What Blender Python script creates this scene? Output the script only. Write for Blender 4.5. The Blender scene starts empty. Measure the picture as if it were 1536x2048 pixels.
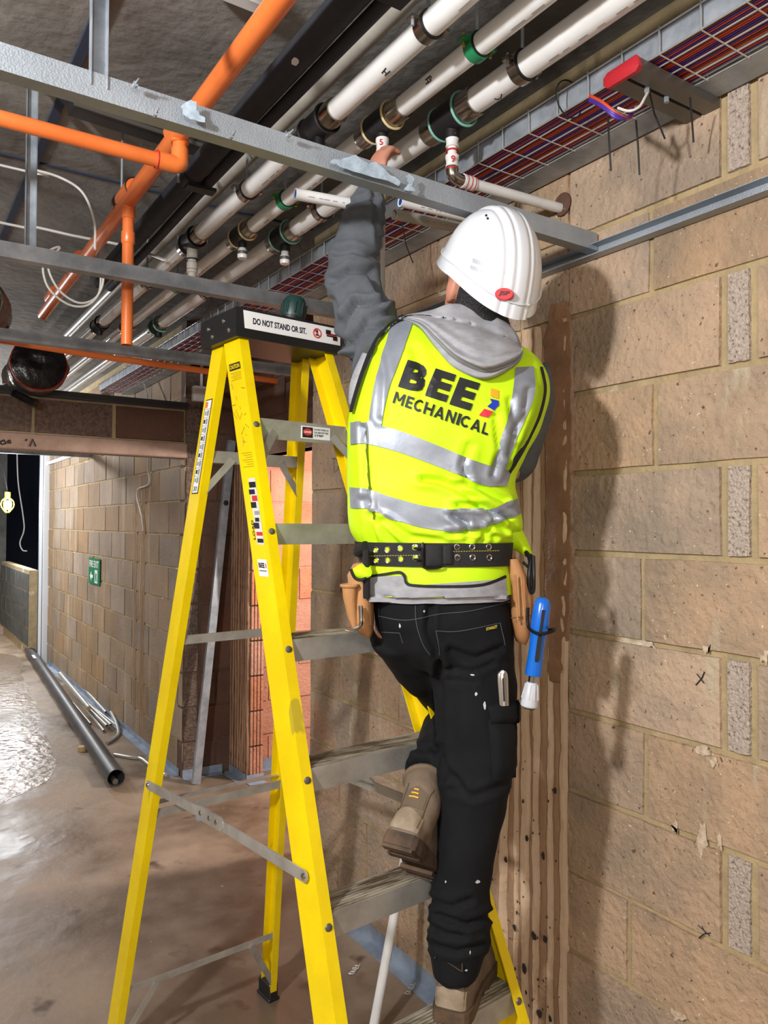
import bpy, bmesh, math, random
import numpy as np
from mathutils import Vector, Matrix, noise
from mathutils.bvhtree import BVHTree

random.seed(7); np.random.seed(7)
scene = bpy.context.scene
COL = scene.collection

# ------------------------------------------------------------------ camera
F = 1535.0; CAMH = 1.65
_y = np.array([-1003., -19., -F]); _y /= np.linalg.norm(_y)
_x = np.array([2349., -42., -F]); _x -= _y * (_x @ _y); _x /= np.linalg.norm(_x)
_z = np.cross(_x, _y)
CM = np.stack([_x, _y, _z], 1)            # camera = CM @ world
CC = np.array([0., 0., CAMH])
cam_data = bpy.data.cameras.new('camera'); cam = bpy.data.objects.new('camera', cam_data); COL.objects.link(cam)
cam_data.sensor_fit = 'VERTICAL'; cam_data.sensor_height = 36.0; cam_data.lens = F / 2048 * 36.0
cam_data.clip_start = 0.02
m = Matrix([list(CM.T[i]) + [CC[i]] for i in range(3)] + [[0, 0, 0, 1]])
cam.matrix_world = m
scene.camera = cam

# ------------------------------------------------------------------ world, lights, exposure
w = bpy.data.worlds.new('world'); scene.world = w; w.use_nodes = True
w.node_tree.nodes['Background'].inputs[0].default_value = (0.5, 0.55, 0.65, 1)
w.node_tree.nodes['Background'].inputs[1].default_value = 0.02

def lamp(name, loc, power, color, radius, typ='POINT', aim=None, spot=2.6):
    l = bpy.data.lights.new(name, typ); l.energy = power; l.color = color; l.shadow_soft_size = radius
    o = bpy.data.objects.new(name, l); o.location = loc; COL.objects.link(o)
    if typ == 'SPOT':
        l.spot_size = spot; l.spot_blend = 0.6
        o.rotation_euler = (Vector(aim) - Vector(loc)).to_track_quat('-Z', 'Y').to_euler()
    return o
lamp('site_work_light', (-1.05, 0.60, 2.46), 230, (0.985, 0.99, 1.0), 0.07)
lamp('side_room_light', (3.0, 3.3, 2.0), 190, (1.0, 0.90, 0.82), 0.06)
lamp('far_corridor_light', (-0.2, 8.6, 2.5), 250, (0.95, 0.97, 1.0), 0.08)
lamp('festoon_bulb_light', (1.36, 11.08, 1.88), 150, (0.92, 0.96, 1.0), 0.06)
lamp('corridor_behind_light', (-0.9, -1.6, 2.4), 120, (1.0, 0.96, 0.92), 0.15)
scene.view_settings.view_transform = 'Standard'; scene.view_settings.look = 'None'
scene.view_settings.exposure = 0.0; scene.view_settings.gamma = 1.0
scene.view_settings.use_curve_mapping = False

# ------------------------------------------------------------------ pixel -> place helpers
def ray(px, py): return CM.T @ np.array([px - 768., -(py - 1024.), -F])
def P(px, py, X=None, Y=None, Z=None, D=None):
    r = ray(px, py)
    if X is not None: return CC + r * (X - CC[0]) / r[0]
    if Y is not None: return CC + r * (Y - CC[1]) / r[1]
    if Z is not None: return CC + r * (Z - CC[2]) / r[2]
    return CC + r * D / F
def proj(p):
    c = CM @ (np.asarray(p, float) - CC); return np.array([768 + F * c[0] / -c[2], 1024 - F * c[1] / -c[2], -c[2]])
RIGHT = CM.T @ np.array([1., 0, 0]); FWD = CM.T @ np.array([0, 0, -1.]); UPV = CM.T @ np.array([0, 1., 0])
V3 = lambda *a: np.array(a, float)
def nz(p, s, o=0.): return noise.noise(Vector((p[0] * s + o, p[1] * s + o * 1.3, p[2] * s - o)))
def unit(v): v = np.asarray(v, float); return v / (np.linalg.norm(v) + 1e-12)

# ------------------------------------------------------------------ mesh helpers (each returns verts, faces in world space)
def join(parts):
    V = []; Fc = []; n = 0
    for v, f in parts:
        V.append(np.asarray(v, float)); Fc += [tuple(i + n for i in q) for q in f]; n += len(v)
    return np.concatenate(V), Fc
def box(c, s, ax=None):
    c = np.asarray(c, float); s = np.asarray(s, float) / 2
    A = np.eye(3) if ax is None else np.asarray(ax)
    V = [c + A[0] * (sx * s[0]) + A[1] * (sy * s[1]) + A[2] * (sz * s[2]) for sx in (-1, 1) for sy in (-1, 1) for sz in (-1, 1)]
    return np.array(V), [(0, 1, 3, 2), (4, 6, 7, 5), (0, 4, 5, 1), (2, 3, 7, 6), (0, 2, 6, 4), (1, 5, 7, 3)]
def box2(a, b): a = np.asarray(a, float); b = np.asarray(b, float); return box((a + b) / 2, np.abs(b - a))
def cbox(c, s, ch=0.004, ax=None):
    """chamfered box"""
    c = np.asarray(c, float); h = np.asarray(s, float) / 2; A = np.eye(3) if ax is None else np.asarray(ax)
    bm = bmesh.new(); bmesh.ops.create_cube(bm, size=1)
    for v in bm.verts: v.co = Vector((v.co.x * s[0], v.co.y * s[1], v.co.z * s[2]))
    bmesh.ops.bevel(bm, geom=bm.edges[:], offset=ch, segments=1, affect='EDGES')
    V = np.array([v.co[:] for v in bm.verts]); Fc = [tuple(v.index for v in f.verts) for f in bm.faces]; bm.free()
    return c + V @ A, Fc
def frames(path, closed=False):
    path = np.asarray(path, float); n = len(path); T = []
    for i in range(n):
        if closed: t = path[(i + 1) % n] - path[i - 1]
        else: t = path[min(i + 1, n - 1)] - path[max(i - 1, 0)]
        T.append(unit(t))
    up = V3(0, 0, 1) if abs(T[0][2]) < 0.9 else V3(1, 0, 0)
    u = unit(np.cross(T[0], up)); U = []
    for t in T:
        u = unit(u - t * (u @ t)); U.append(u)
    return T, U
def tube(path, r, n=12, closed=False, caps=True):
    path = np.asarray(path, float); rr = np.broadcast_to(np.asarray(r, float), (len(path),))
    T, U = frames(path, closed); V = []; Fc = []
    for i, p in enumerate(path):
        w_ = np.cross(T[i], U[i])
        for k in range(n):
            a = 2 * math.pi * k / n; V.append(p + rr[i] * (math.cos(a) * U[i] + math.sin(a) * w_))
    m_ = len(path)
    for i in range(m_ if closed else m_ - 1):
        j = (i + 1) % m_
        for k in range(n): Fc.append((i * n + k, i * n + (k + 1) % n, j * n + (k + 1) % n, j * n + k))
    if caps and not closed: Fc.append(tuple(range(n - 1, -1, -1))); Fc.append(tuple((m_ - 1) * n + k for k in range(n)))
    return np.array(V), Fc
def cyl(a, b, r, n=16, r2=None): return tube([a, b], [r, r if r2 is None else r2], n)
def pipe_shell(a, b, r, t=0.003, n=20):
    """open pipe with wall thickness"""
    a = np.asarray(a, float); b = np.asarray(b, float)
    return tube([a, a, b, b, b, a], [r - t, r, r, r, r - t, r - t], n, caps=False) if False else _shell(a, b, r, t, n)
def _shell(a, b, r, t, n):
    d = unit(b - a); up = V3(0, 0, 1) if abs(d[2]) < .9 else V3(1, 0, 0); u = unit(np.cross(d, up)); w_ = np.cross(d, u)
    V = []; Fc = []
    for p, q in ((a, r - t), (a, r), (b, r), (b, r - t)):
        for k in range(n):
            an = 2 * math.pi * k / n; V.append(p + q * (math.cos(an) * u + math.sin(an) * w_))
    for i in range(4):
        j = (i + 1) % 4
        for k in range(n): Fc.append((i * n + k, i * n + (k + 1) % n, j * n + (k + 1) % n, j * n + k))
    return np.array(V), Fc
def extrude(poly, a, b, u, v):
    """closed 2-D polygon swept from a to b, poly coords along u and v"""
    a = np.asarray(a, float); b = np.asarray(b, float); u = np.asarray(u, float); v = np.asarray(v, float)
    n = len(poly); V = [a + x * u + y * v for x, y in poly] + [b + x * u + y * v for x, y in poly]
    Fc = [(i, (i + 1) % n, n + (i + 1) % n, n + i) for i in range(n)]
    return np.array(V), Fc + [tuple(range(n - 1, -1, -1)), tuple(range(n, 2 * n))]
def channel_poly(web, fl, t=0.003):
    """C profile: web along +v from 0, flanges along +u"""
    return [(0, 0), (fl, 0), (fl, t), (t, t), (t, web - t), (fl, web - t), (fl, web), (0, web)]
def grid(fn, nu, nv, closed_u=False):
    V = [fn(i / (nu if closed_u else nu - 1), j / (nv - 1)) for j in range(nv) for i in range(nu)]
    Fc = []
    for j in range(nv - 1):
        for i in range(nu if closed_u else nu - 1):
            k = (i + 1) % nu; Fc.append((j * nu + i, j * nu + k, (j + 1) * nu + k, (j + 1) * nu + i))
    return np.array(V, float), Fc
def loft(rings, cap=True):
    n = len(rings[0]); V = np.concatenate([np.asarray(r, float) for r in rings]); Fc = []
    for j in range(len(rings) - 1):
        for i in range(n):
            k = (i + 1) % n; Fc.append((j * n + i, j * n + k, (j + 1) * n + k, (j + 1) * n + i))
    if cap: Fc.append(tuple(range(n - 1, -1, -1))); Fc.append(tuple((len(rings) - 1) * n + i for i in range(n)))
    return V, Fc
def lathe(c, ax, prof, n=24):
    """prof: (distance along ax, radius)"""
    ax = unit(ax); up = V3(0, 0, 1) if abs(ax[2]) < .9 else V3(1, 0, 0); u = unit(np.cross(ax, up)); w_ = np.cross(ax, u)
    rings = [[np.asarray(c) + ax * h + r * (math.cos(2 * math.pi * k / n) * u + math.sin(2 * math.pi * k / n) * w_) for k in range(n)] for h, r in prof]
    return loft(rings)
def torus(c, ax, R, r, n=24, k=8):
    ax = unit(ax); up = V3(0, 0, 1) if abs(ax[2]) < .9 else V3(1, 0, 0); u = unit(np.cross(ax, up)); w_ = np.cross(ax, u)
    return tube([np.asarray(c) + R * (math.cos(2 * math.pi * i / n) * u + math.sin(2 * math.pi * i / n) * w_) for i in range(n)], r, k, closed=True)
def ellipsoid(c, r, A=None, n=20, m_=12):
    A = np.eye(3) if A is None else np.asarray(A); c = np.asarray(c, float)
    def f(u, v):
        a = 2 * math.pi * u; b = math.pi * (v - .5) * .999
        return c + A[0] * r[0] * math.cos(b) * math.cos(a) + A[1] * r[1] * math.cos(b) * math.sin(a) + A[2] * r[2] * math.sin(b)
    V, Fc = grid(f, n, m_, True)
    Fc.append(tuple(range(n - 1, -1, -1))); Fc.append(tuple((m_ - 1) * n + i for i in range(n)))
    return V, Fc
def catmull(pts, k):
    pts = np.asarray(pts, float); n = len(pts); out = []
    for i in range(n - 1):
        p0 = pts[max(i - 1, 0)]; p1 = pts[i]; p2 = pts[i + 1]; p3 = pts[min(i + 2, n - 1)]
        for s in range(k):
            t = s / k
            out.append(.5 * ((2 * p1) + (-p0 + p2) * t + (2 * p0 - 5 * p1 + 4 * p2 - p3) * t * t + (-p0 + 3 * p1 - 3 * p2 + p3) * t ** 3))
    out.append(pts[-1]); return np.array(out)

# ------------------------------------------------------------------ objects
WO = {}
def finish(o, parent, wo, label=None, cat=None, group=None, kind=None):
    WO[o.name] = np.asarray(wo, float)
    if label: o['label'] = label
    if cat: o['category'] = cat
    if group: o['group'] = group
    if kind: o['kind'] = kind
    return o
def thing(name, loc, label, cat, group=None):
    o = bpy.data.objects.new(name, None); COL.objects.link(o); o.location = loc; o.empty_display_size = 0.05
    return finish(o, None, loc, label, cat, group)
def smooth_mesh(me, ang=35):
    me.polygons.foreach_set('use_smooth', [True] * len(me.polygons))
    if ang and ang < 180:
        bm = bmesh.new(); bm.from_mesh(me); a = math.radians(ang)
        for e in bm.edges:
            if len(e.link_faces) == 2 and e.calc_face_angle(0) > a: e.smooth = False
        bm.to_mesh(me); bm.free()
def obj(name, geo, mat, parent=None, label=None, cat=None, group=None, kind=None, smooth=35, origin=None):
    V, Fc = geo; V = np.asarray(V, float)
    if parent is not None: wo = WO[parent.name]
    elif origin is not None: wo = np.asarray(origin, float)
    else: wo = V3((V[:, 0].min() + V[:, 0].max()) / 2, (V[:, 1].min() + V[:, 1].max()) / 2, V[:, 2].min())
    me = bpy.data.meshes.new(name); me.from_pydata((V - wo).tolist(), [], Fc)
    bm = bmesh.new(); bm.from_mesh(me); bmesh.ops.recalc_face_normals(bm, faces=bm.faces[:]); bm.to_mesh(me); bm.free()
    if smooth: smooth_mesh(me, smooth)
    mats = mat if isinstance(mat, (list, tuple)) else [mat]
    for q in mats: me.materials.append(q)
    o = bpy.data.objects.new(name, me); COL.objects.link(o)
    if parent is not None: o.parent = parent
    else: o.location = wo
    return finish(o, parent, wo, label, cat, group, kind)
def remeshed(geo, voxel, smooth_iter=4):
    """union of overlapping closed shapes as one continuous surface"""
    V, Fc = geo; me = bpy.data.meshes.new('tmp'); me.from_pydata(np.asarray(V).tolist(), [], Fc)
    bm = bmesh.new(); bm.from_mesh(me); bmesh.ops.recalc_face_normals(bm, faces=bm.faces[:]); bm.to_mesh(me); bm.free()
    o = bpy.data.objects.new('tmp', me); COL.objects.link(o)
    md = o.modifiers.new('r', 'REMESH'); md.mode = 'VOXEL'; md.voxel_size = voxel
    if smooth_iter:
        s = o.modifiers.new('s', 'SMOOTH'); s.factor = .5; s.iterations = smooth_iter
    dg = bpy.context.evaluated_depsgraph_get(); ev = o.evaluated_get(dg); em = ev.to_mesh()
    VV = np.array([v.co[:] for v in em.vertices]); FF = [tuple(p.vertices) for p in em.polygons]
    NN = np.array([v.normal[:] for v in em.vertices]); ev.to_mesh_clear()
    bpy.data.objects.remove(o); bpy.data.meshes.remove(me)
    return VV, FF, NN
def copy_tree(o, parent=None, loc=None, rot=None):
    c = o.copy(); COL.objects.link(c)
    if parent is not None: c.parent = parent; c.matrix_parent_inverse = o.matrix_parent_inverse
    if loc is not None: c.location = loc; WO[c.name] = np.asarray(loc, float)
    for ch in [q for q in bpy.data.objects if q.parent == o]: copy_tree(ch, c)
    return c

# ------------------------------------------------------------------ materials (all procedural)
MATS = {}
def srgb(r, g, b):
    f = lambda c: (c / 12.92 if c <= .04045 else ((c + .055) / 1.055) ** 2.4)
    return (f(r / 255), f(g / 255), f(b / 255), 1)
def mat(name, col, rough=.6, metal=0., col2=None, nscale=8., ndetail=6., lo=.35, hi=.65, stretch=(1, 1, 1), bump=0., bscale=60., bdist=.01,
        rand=0., rvar=0., spots=None, spec=None, sss=0., coat=0., emit=None, bstretch=None, btype='noise'):
    if name in MATS: return MATS[name]
    mt = bpy.data.materials.new(name); mt.use_nodes = True; nt = mt.node_tree; N = nt.nodes; L = nt.links
    b = N['Principled BSDF']; b.inputs['Roughness'].default_value = rough; b.inputs['Metallic'].default_value = metal
    if spec is not None: b.inputs['Specular IOR Level'].default_value = spec
    if coat: b.inputs['Coat Weight'].default_value = coat; b.inputs['Coat Roughness'].default_value = .08
    if emit: b.inputs['Emission Color'].default_value = emit[0]; b.inputs['Emission Strength'].default_value = emit[1]
    tc = N.new('ShaderNodeTexCoord')
    geo = N.new('ShaderNodeNewGeometry')
    cur = None
    def mapped(st):
        mp = N.new('ShaderNodeMapping'); mp.inputs['Scale'].default_value = st; L.new(geo.outputs['Position'], mp.inputs['Vector']); return mp.outputs['Vector']
    def mixc(fac, a, c, mode='MIX'):
        mx = N.new('ShaderNodeMix'); mx.data_type = 'RGBA'; mx.blend_type = mode
        if isinstance(fac, float): mx.inputs[0].default_value = fac
        else: L.new(fac, mx.inputs[0])
        for s, i in ((a, 6), (c, 7)):
            if isinstance(s, tuple): mx.inputs[i].default_value = s
            else: L.new(s, mx.inputs[i])
        return mx.outputs[2]
    b.inputs['Base Color'].default_value = col; cur = col
    if col2 is not None:
        nz = N.new('ShaderNodeTexNoise'); nz.inputs['Scale'].default_value = nscale; nz.inputs['Detail'].default_value = ndetail; nz.inputs['Roughness'].default_value = .62
        L.new(mapped(stretch), nz.inputs['Vector'])
        rp = N.new('ShaderNodeMapRange'); rp.inputs[1].default_value = lo; rp.inputs[2].default_value = hi; L.new(nz.outputs['Fac'], rp.inputs[0])
        cur = mixc(rp.outputs[0], col, col2)
        if rvar:
            rr = N.new('ShaderNodeMapRange'); rr.inputs[3].default_value = rough; rr.inputs[4].default_value = rough + rvar; L.new(rp.outputs[0], rr.inputs[0]); L.new(rr.outputs[0], b.inputs['Roughness'])
    if rand:
        oi = N.new('ShaderNodeObjectInfo')
        r2 = N.new('ShaderNodeMapRange'); r2.inputs[3].default_value = 1 - rand; r2.inputs[4].default_value = 1 + rand * .6; L.new(oi.outputs['Random'], r2.inputs[0])
        hs = N.new('ShaderNodeHueSaturation'); L.new(r2.outputs[0], hs.inputs['Value'])
        m2 = N.new('ShaderNodeMath'); m2.operation = 'MULTIPLY'; m2.inputs[1].default_value = 7.31; L.new(oi.outputs['Random'], m2.inputs[0])
        m3 = N.new('ShaderNodeMath'); m3.operation = 'FRACT'; L.new(m2.outputs[0], m3.inputs[0])
        r3 = N.new('ShaderNodeMapRange'); r3.inputs[3].default_value = max(0, 1 - rand * 2.0); r3.inputs[4].default_value = 1 + rand * .5; L.new(m3.outputs[0], r3.inputs[0]); L.new(r3.outputs[0], hs.inputs['Saturation'])
        if isinstance(cur, tuple): hs.inputs['Color'].default_value = cur
        else: L.new(cur, hs.inputs['Color'])
        cur = hs.outputs[0]
    for sp in (spots or []):
        sc, thr, sharp, scol, st = sp
        nz = N.new('ShaderNodeTexNoise'); nz.inputs['Scale'].default_value = sc; nz.inputs['Detail'].default_value = 3; L.new(mapped(st), nz.inputs['Vector'])
        rp = N.new('ShaderNodeMapRange'); rp.inputs[1].default_value = thr; rp.inputs[2].default_value = thr + sharp; L.new(nz.outputs['Fac'], rp.inputs[0])
        cur = mixc(rp.outputs[0], cur, scol)
    if not isinstance(cur, tuple): L.new(cur, b.inputs['Base Color'])
    if bump:
        if btype == 'noise':
            nb = N.new('ShaderNodeTexNoise'); nb.inputs['Scale'].default_value = bscale; nb.inputs['Detail'].default_value = 5; ho = nb.outputs['Fac']
        elif btype == 'vor':
            nb = N.new('ShaderNodeTexVoronoi'); nb.inputs['Scale'].default_value = bscale; ho = nb.outputs['Distance']
        else:
            nb = N.new('ShaderNodeTexWave'); nb.inputs['Scale'].default_value = bscale; nb.inputs['Distortion'].default_value = 1.5; ho = nb.outputs['Fac']
        L.new(mapped(bstretch or (1, 1, 1)), nb.inputs['Vector'])
        bp = N.new('ShaderNodeBump'); bp.inputs['Strength'].default_value = bump; bp.inputs['Distance'].default_value = bdist
        L.new(ho, bp.inputs['Height']); L.new(bp.outputs[0], b.inputs['Normal'])
    MATS[name] = mt; return mt
WH = (1, 1, 1)
M_block = mat('tan_block', srgb(188, 157, 126), .85, col2=srgb(154, 134, 112), nscale=3.4, lo=.40, hi=.60, rand=.10, bump=.8, bscale=48, bdist=.014,
              spots=[(60, .66, .05, srgb(104, 84, 62), (1, 1, 1)), (110, .70, .03, srgb(226, 212, 188), WH), (5, .64, .12, srgb(190, 176, 150), (1, 3, .55)), (1.6, .55, .2, srgb(176, 128, 96), WH)])
M_mortar = mat('mortar', srgb(184, 162, 122), .92, col2=srgb(160, 142, 108), nscale=14, bump=.6, bscale=80, bdist=.008, spots=[(4.5, .66, .06, srgb(226, 220, 206), (1, 1, .8))])
M_grey_block = mat('grey_header', srgb(206, 190, 176), .9, col2=srgb(172, 154, 140), nscale=120, bump=.9, bscale=140, bdist=.012, spots=[(120, .62, .06, srgb(120, 104, 92), WH)])
M_bmortar = mat('brown_mortar', srgb(104, 80, 64), .9, col2=srgb(84, 64, 52), nscale=9, bump=.5)
M_ribb = mat('brown_mortar_rib', srgb(184, 152, 120), .85, col2=srgb(158, 126, 98), nscale=6, stretch=(1, 1, .3), bump=.5, bscale=60, bdist=.01)
M_rib = mat('ribbed_mortar', srgb(226, 200, 172), .85, col2=srgb(204, 174, 142), nscale=6, stretch=(1, 1, .3), bump=.5, bscale=60, bdist=.01)
M_rib_dark = mat('wet_shaded_mortar', srgb(160, 120, 90), .38, col2=srgb(132, 98, 72), nscale=9, bump=.5, bscale=140, bdist=.004)  # wet mortar, with part of the worker's shadow painted into the brown
M_brown = mat('brown_block', srgb(112, 76, 56), .9, col2=srgb(92, 64, 50), nscale=4, rand=.10, bump=.6, bscale=60, bdist=.012, spots=[(40, .70, .05, srgb(140, 110, 90), WH)])
M_coarse = mat('coarse_block', srgb(128, 106, 92), .95, col2=srgb(92, 76, 68), nscale=45, rand=.08, bump=1.0, bscale=70, bdist=.02)
M_terra = mat('terracotta_block', srgb(206, 142, 110), .85, col2=srgb(184, 120, 90), nscale=5, rand=.1, bump=.7, bscale=50, bdist=.012, spots=[(45, .68, .04, srgb(70, 44, 34), WH)])
M_far_block = mat('far_block', srgb(166, 136, 102), .88, col2=srgb(142, 118, 90), nscale=2.6, rand=.18, bump=.5, bscale=45, bdist=.012, spots=[(3.0, .58, .12, srgb(178, 160, 134), (1, 2.2, .22))])
M_lowgrey = mat('dark_grey_block', srgb(96, 96, 90), .9, col2=srgb(74, 74, 70), nscale=6, rand=.08, bump=.5)
M_lintel = mat('concrete_lintel', srgb(172, 146, 130), .85, col2=srgb(148, 122, 106), nscale=6, bump=.4, bscale=50)
M_ceil = mat('slab_soffit', srgb(158, 156, 152), .85, col2=srgb(112, 110, 106), nscale=1.6, ndetail=8, bump=.35, bscale=20, bdist=.02, spots=[(6, .70, .05, srgb(160, 156, 150), (1, .4, 1))])
M_floor = mat('wet_concrete_floor', srgb(164, 143, 122), .62, col2=srgb(112, 94, 77), nscale=1.3, ndetail=7, lo=.38, hi=.6, rvar=-.30, bump=.35, bscale=7, bdist=.02,
              spots=[(5, .64, .08, srgb(92, 70, 54), WH), (30, .74, .03, srgb(200, 180, 160), WH)])
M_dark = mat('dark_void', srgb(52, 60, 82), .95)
M_plain = mat('plain_plaster', srgb(150, 140, 126), .9, col2=srgb(120, 112, 100), nscale=3)
M_galv = mat('galvanised_steel', srgb(176, 182, 190), .45, .35, col2=srgb(130, 138, 146), nscale=10, bump=.0)
M_knurl = mat('knurled_galvanised', srgb(172, 180, 188), .45, .35, col2=srgb(150, 158, 166), nscale=5, bump=.35, bscale=260, bdist=.002, btype='vor')
M_blueflash = mat('blue_grey_track', srgb(164, 176, 192), .5, .2, col2=srgb(128, 140, 158), nscale=9)
M_whitepipe = mat('white_plastic_pipe', srgb(236, 236, 236), .22, col2=srgb(222, 221, 218), nscale=5, coat=.3)
M_duskpipe = mat('grey_dusty_pipe', srgb(190, 184, 174), .35, col2=srgb(160, 154, 144), nscale=6)
M_orange = mat('orange_pipe', srgb(238, 128, 62), .3, col2=srgb(226, 112, 52), nscale=4, coat=.2)
M_black = mat('black_rubber', srgb(22, 22, 24), .55)
M_insul = mat('black_foam_insulation', srgb(44, 46, 54), .8, col2=srgb(32, 34, 40), nscale=9, bump=.3, bscale=30)
M_steel = mat('stainless_steel', srgb(176, 168, 158), .22, 1.0, col2=srgb(146, 138, 128), nscale=9)
M_green = mat('green_rubber', srgb(34, 132, 84), .45)
M_teal = mat('pale_green_ring', srgb(130, 190, 175), .5)
M_cream = mat('cream_ring', srgb(214, 196, 150), .5)
M_brass = mat('brass', srgb(190, 160, 80), .3, .9)
M_redpr = mat('red_print', srgb(196, 40, 34), .6)
M_ink = mat('black_ink', srgb(26, 26, 28), .6)
M_greypr = mat('grey_print', srgb(150, 150, 152), .5)
M_blueint = mat('blue_pipe_lining', srgb(28, 96, 190), .4)
M_orcable = mat('orange_cable', srgb(214, 78, 40), .45); M_pucable = mat('purple_cable', srgb(76, 48, 150), .45)
M_rdcable = mat('dark_red_cable', srgb(112, 34, 30), .5); M_whcable = mat('white_cable', srgb(222, 220, 214), .45); M_bkcable = mat('black_cable', srgb(26, 26, 28), .5)
M_redcap = mat('red_end_cap', srgb(196, 40, 52), .5)
M_strut = mat('dull_strut_channel', srgb(120, 116, 110), .5, .7)
M_yellow = mat('yellow_fibreglass', srgb(246, 216, 0), .34, col2=srgb(232, 200, 0), nscale=6, bump=.18, bscale=260, bdist=.002, spots=[(9, .70, .02, srgb(190, 168, 40), (1, 1, .5))], coat=.15)
M_alu = mat('aluminium', srgb(190, 187, 180), .4, .45, col2=srgb(160, 155, 146), nscale=12)
M_tread = mat('worn_dirty_tread', srgb(176, 166, 146), .6, .25, col2=srgb(92, 78, 60), nscale=9, stretch=(.7, 5, 5), lo=.4, hi=.58)
M_capblk = mat('black_plastic_cap', srgb(28, 28, 30), .4)
M_label = mat('white_label', srgb(236, 236, 236), .4); M_rlabel = mat('red_label_print', srgb(200, 50, 52), .5)
M_navy = mat('navy_print', srgb(28, 28, 58), .5)
M_ochre = mat('ochre_print', srgb(176, 146, 0), .5)
M_orlab = mat('orange_label', srgb(232, 120, 30), .5)
M_vest = mat('hi_vis_yellow', srgb(206, 250, 0), .65, col2=srgb(196, 240, 4), nscale=7, bump=.12, bscale=300, bdist=.001, emit=None)
M_reflect = mat('reflective_tape', srgb(158, 164, 174), .45, .35, col2=srgb(140, 146, 158), nscale=12, bump=.2, bscale=90, bdist=.002)
M_binding = mat('black_binding', srgb(18, 18, 20), .7)
M_hood = mat('heather_grey_fleece', srgb(166, 166, 170), .9, col2=srgb(146, 146, 152), nscale=30, stretch=(1, 1, 2), bump=.25, bscale=180, bdist=.002)
M_sleeve = mat('charcoal_fleece', srgb(88, 92, 98), .92, col2=srgb(76, 80, 86), nscale=12, bump=.25, bscale=200, bdist=.002, spots=[(55, .76, .03, srgb(150, 150, 150), WH)])
M_trouser = mat('black_work_trouser', srgb(17, 18, 21), .85, col2=srgb(12, 13, 16), nscale=6, bump=.15, bscale=320, bdist=.001, spec=.25, spots=[(26, .735, .05, srgb(58, 56, 54), (1, 1, .6))])
M_stitch = mat('grey_stitching', srgb(66, 68, 74), .7)
M_skin = mat('skin', srgb(206, 148, 122), .5, col2=srgb(190, 126, 104), nscale=10)
M_hair = mat('dark_hair', srgb(22, 20, 20), .6, bump=.5, bscale=200)
M_helmet = mat('white_hard_hat', srgb(226, 230, 236), .22, coat=.4)
M_belt = mat('black_webbing', srgb(24, 24, 26), .75, col2=srgb(32, 32, 34), nscale=60, bump=.3, bscale=300, bdist=.001)
M_gold = mat('yellow_thread', srgb(206, 186, 60), .6)
M_leather = mat('tan_leather', srgb(190, 138, 88), .7, col2=srgb(158, 108, 66), nscale=7, bump=.3, bscale=80, bdist=.004)
M_chrome = mat('polished_steel', srgb(200, 198, 196), .18, 1.0)
M_blackmetal = mat('black_metal', srgb(34, 34, 36), .35, .6)
M_toolblue = mat('blue_tool_handle', srgb(18, 104, 206), .25, coat=.4)
M_toolgrey = mat('pale_grey_plastic', srgb(196, 198, 204), .4)
M_boot = mat('dusty_brown_boot', srgb(128, 110, 92), .8, col2=srgb(100, 84, 68), nscale=9, bump=.3, bscale=90, bdist=.004)
M_sole = mat('muddy_boot_sole', srgb(98, 76, 56), .8, col2=srgb(58, 46, 36), nscale=16, bump=.5, bscale=50, bdist=.006)
M_toolgreen = mat('dark_green_tool', srgb(28, 62, 58), .4)
M_greypvc = mat('dark_grey_pvc', srgb(82, 80, 80), .45, col2=srgb(64, 63, 64), nscale=5)
M_conduit = mat('pale_metal_conduit', srgb(206, 204, 196), .35, .4)
M_wood = mat('pale_wood', srgb(206, 176, 128), .6)
M_sign = mat('green_sign', srgb(12, 128, 84), .4); M_signw = mat('sign_white', srgb(240, 244, 240), .4)
M_duct = mat('crumpled_foil_duct', srgb(150, 142, 132), .4, .6, col2=srgb(112, 104, 96), nscale=12, bump=.8, bscale=30, bdist=.02)
M_bag = mat('black_polythene', srgb(24, 26, 30), .22, bump=.6, bscale=12, bdist=.02)
M_bulb = mat('lit_bulb', (1, 1, 1, 1), .5, emit=((.92, .96, 1, 1), 60))
M_bulbcage = mat('yellow_festoon_cage', srgb(240, 200, 20), .5)
M_tar = mat('black_tar_specks', srgb(46, 40, 38), .6)
M_whitewood = mat('white_painted_trim', srgb(226, 230, 234), .5)
M_red2 = mat('red_print_bright', srgb(240, 44, 62), .6); M_bl2 = mat('royal_blue_print', srgb(14, 50, 170), .6); M_am2 = mat('amber_print', srgb(250, 166, 30), .6)

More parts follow.
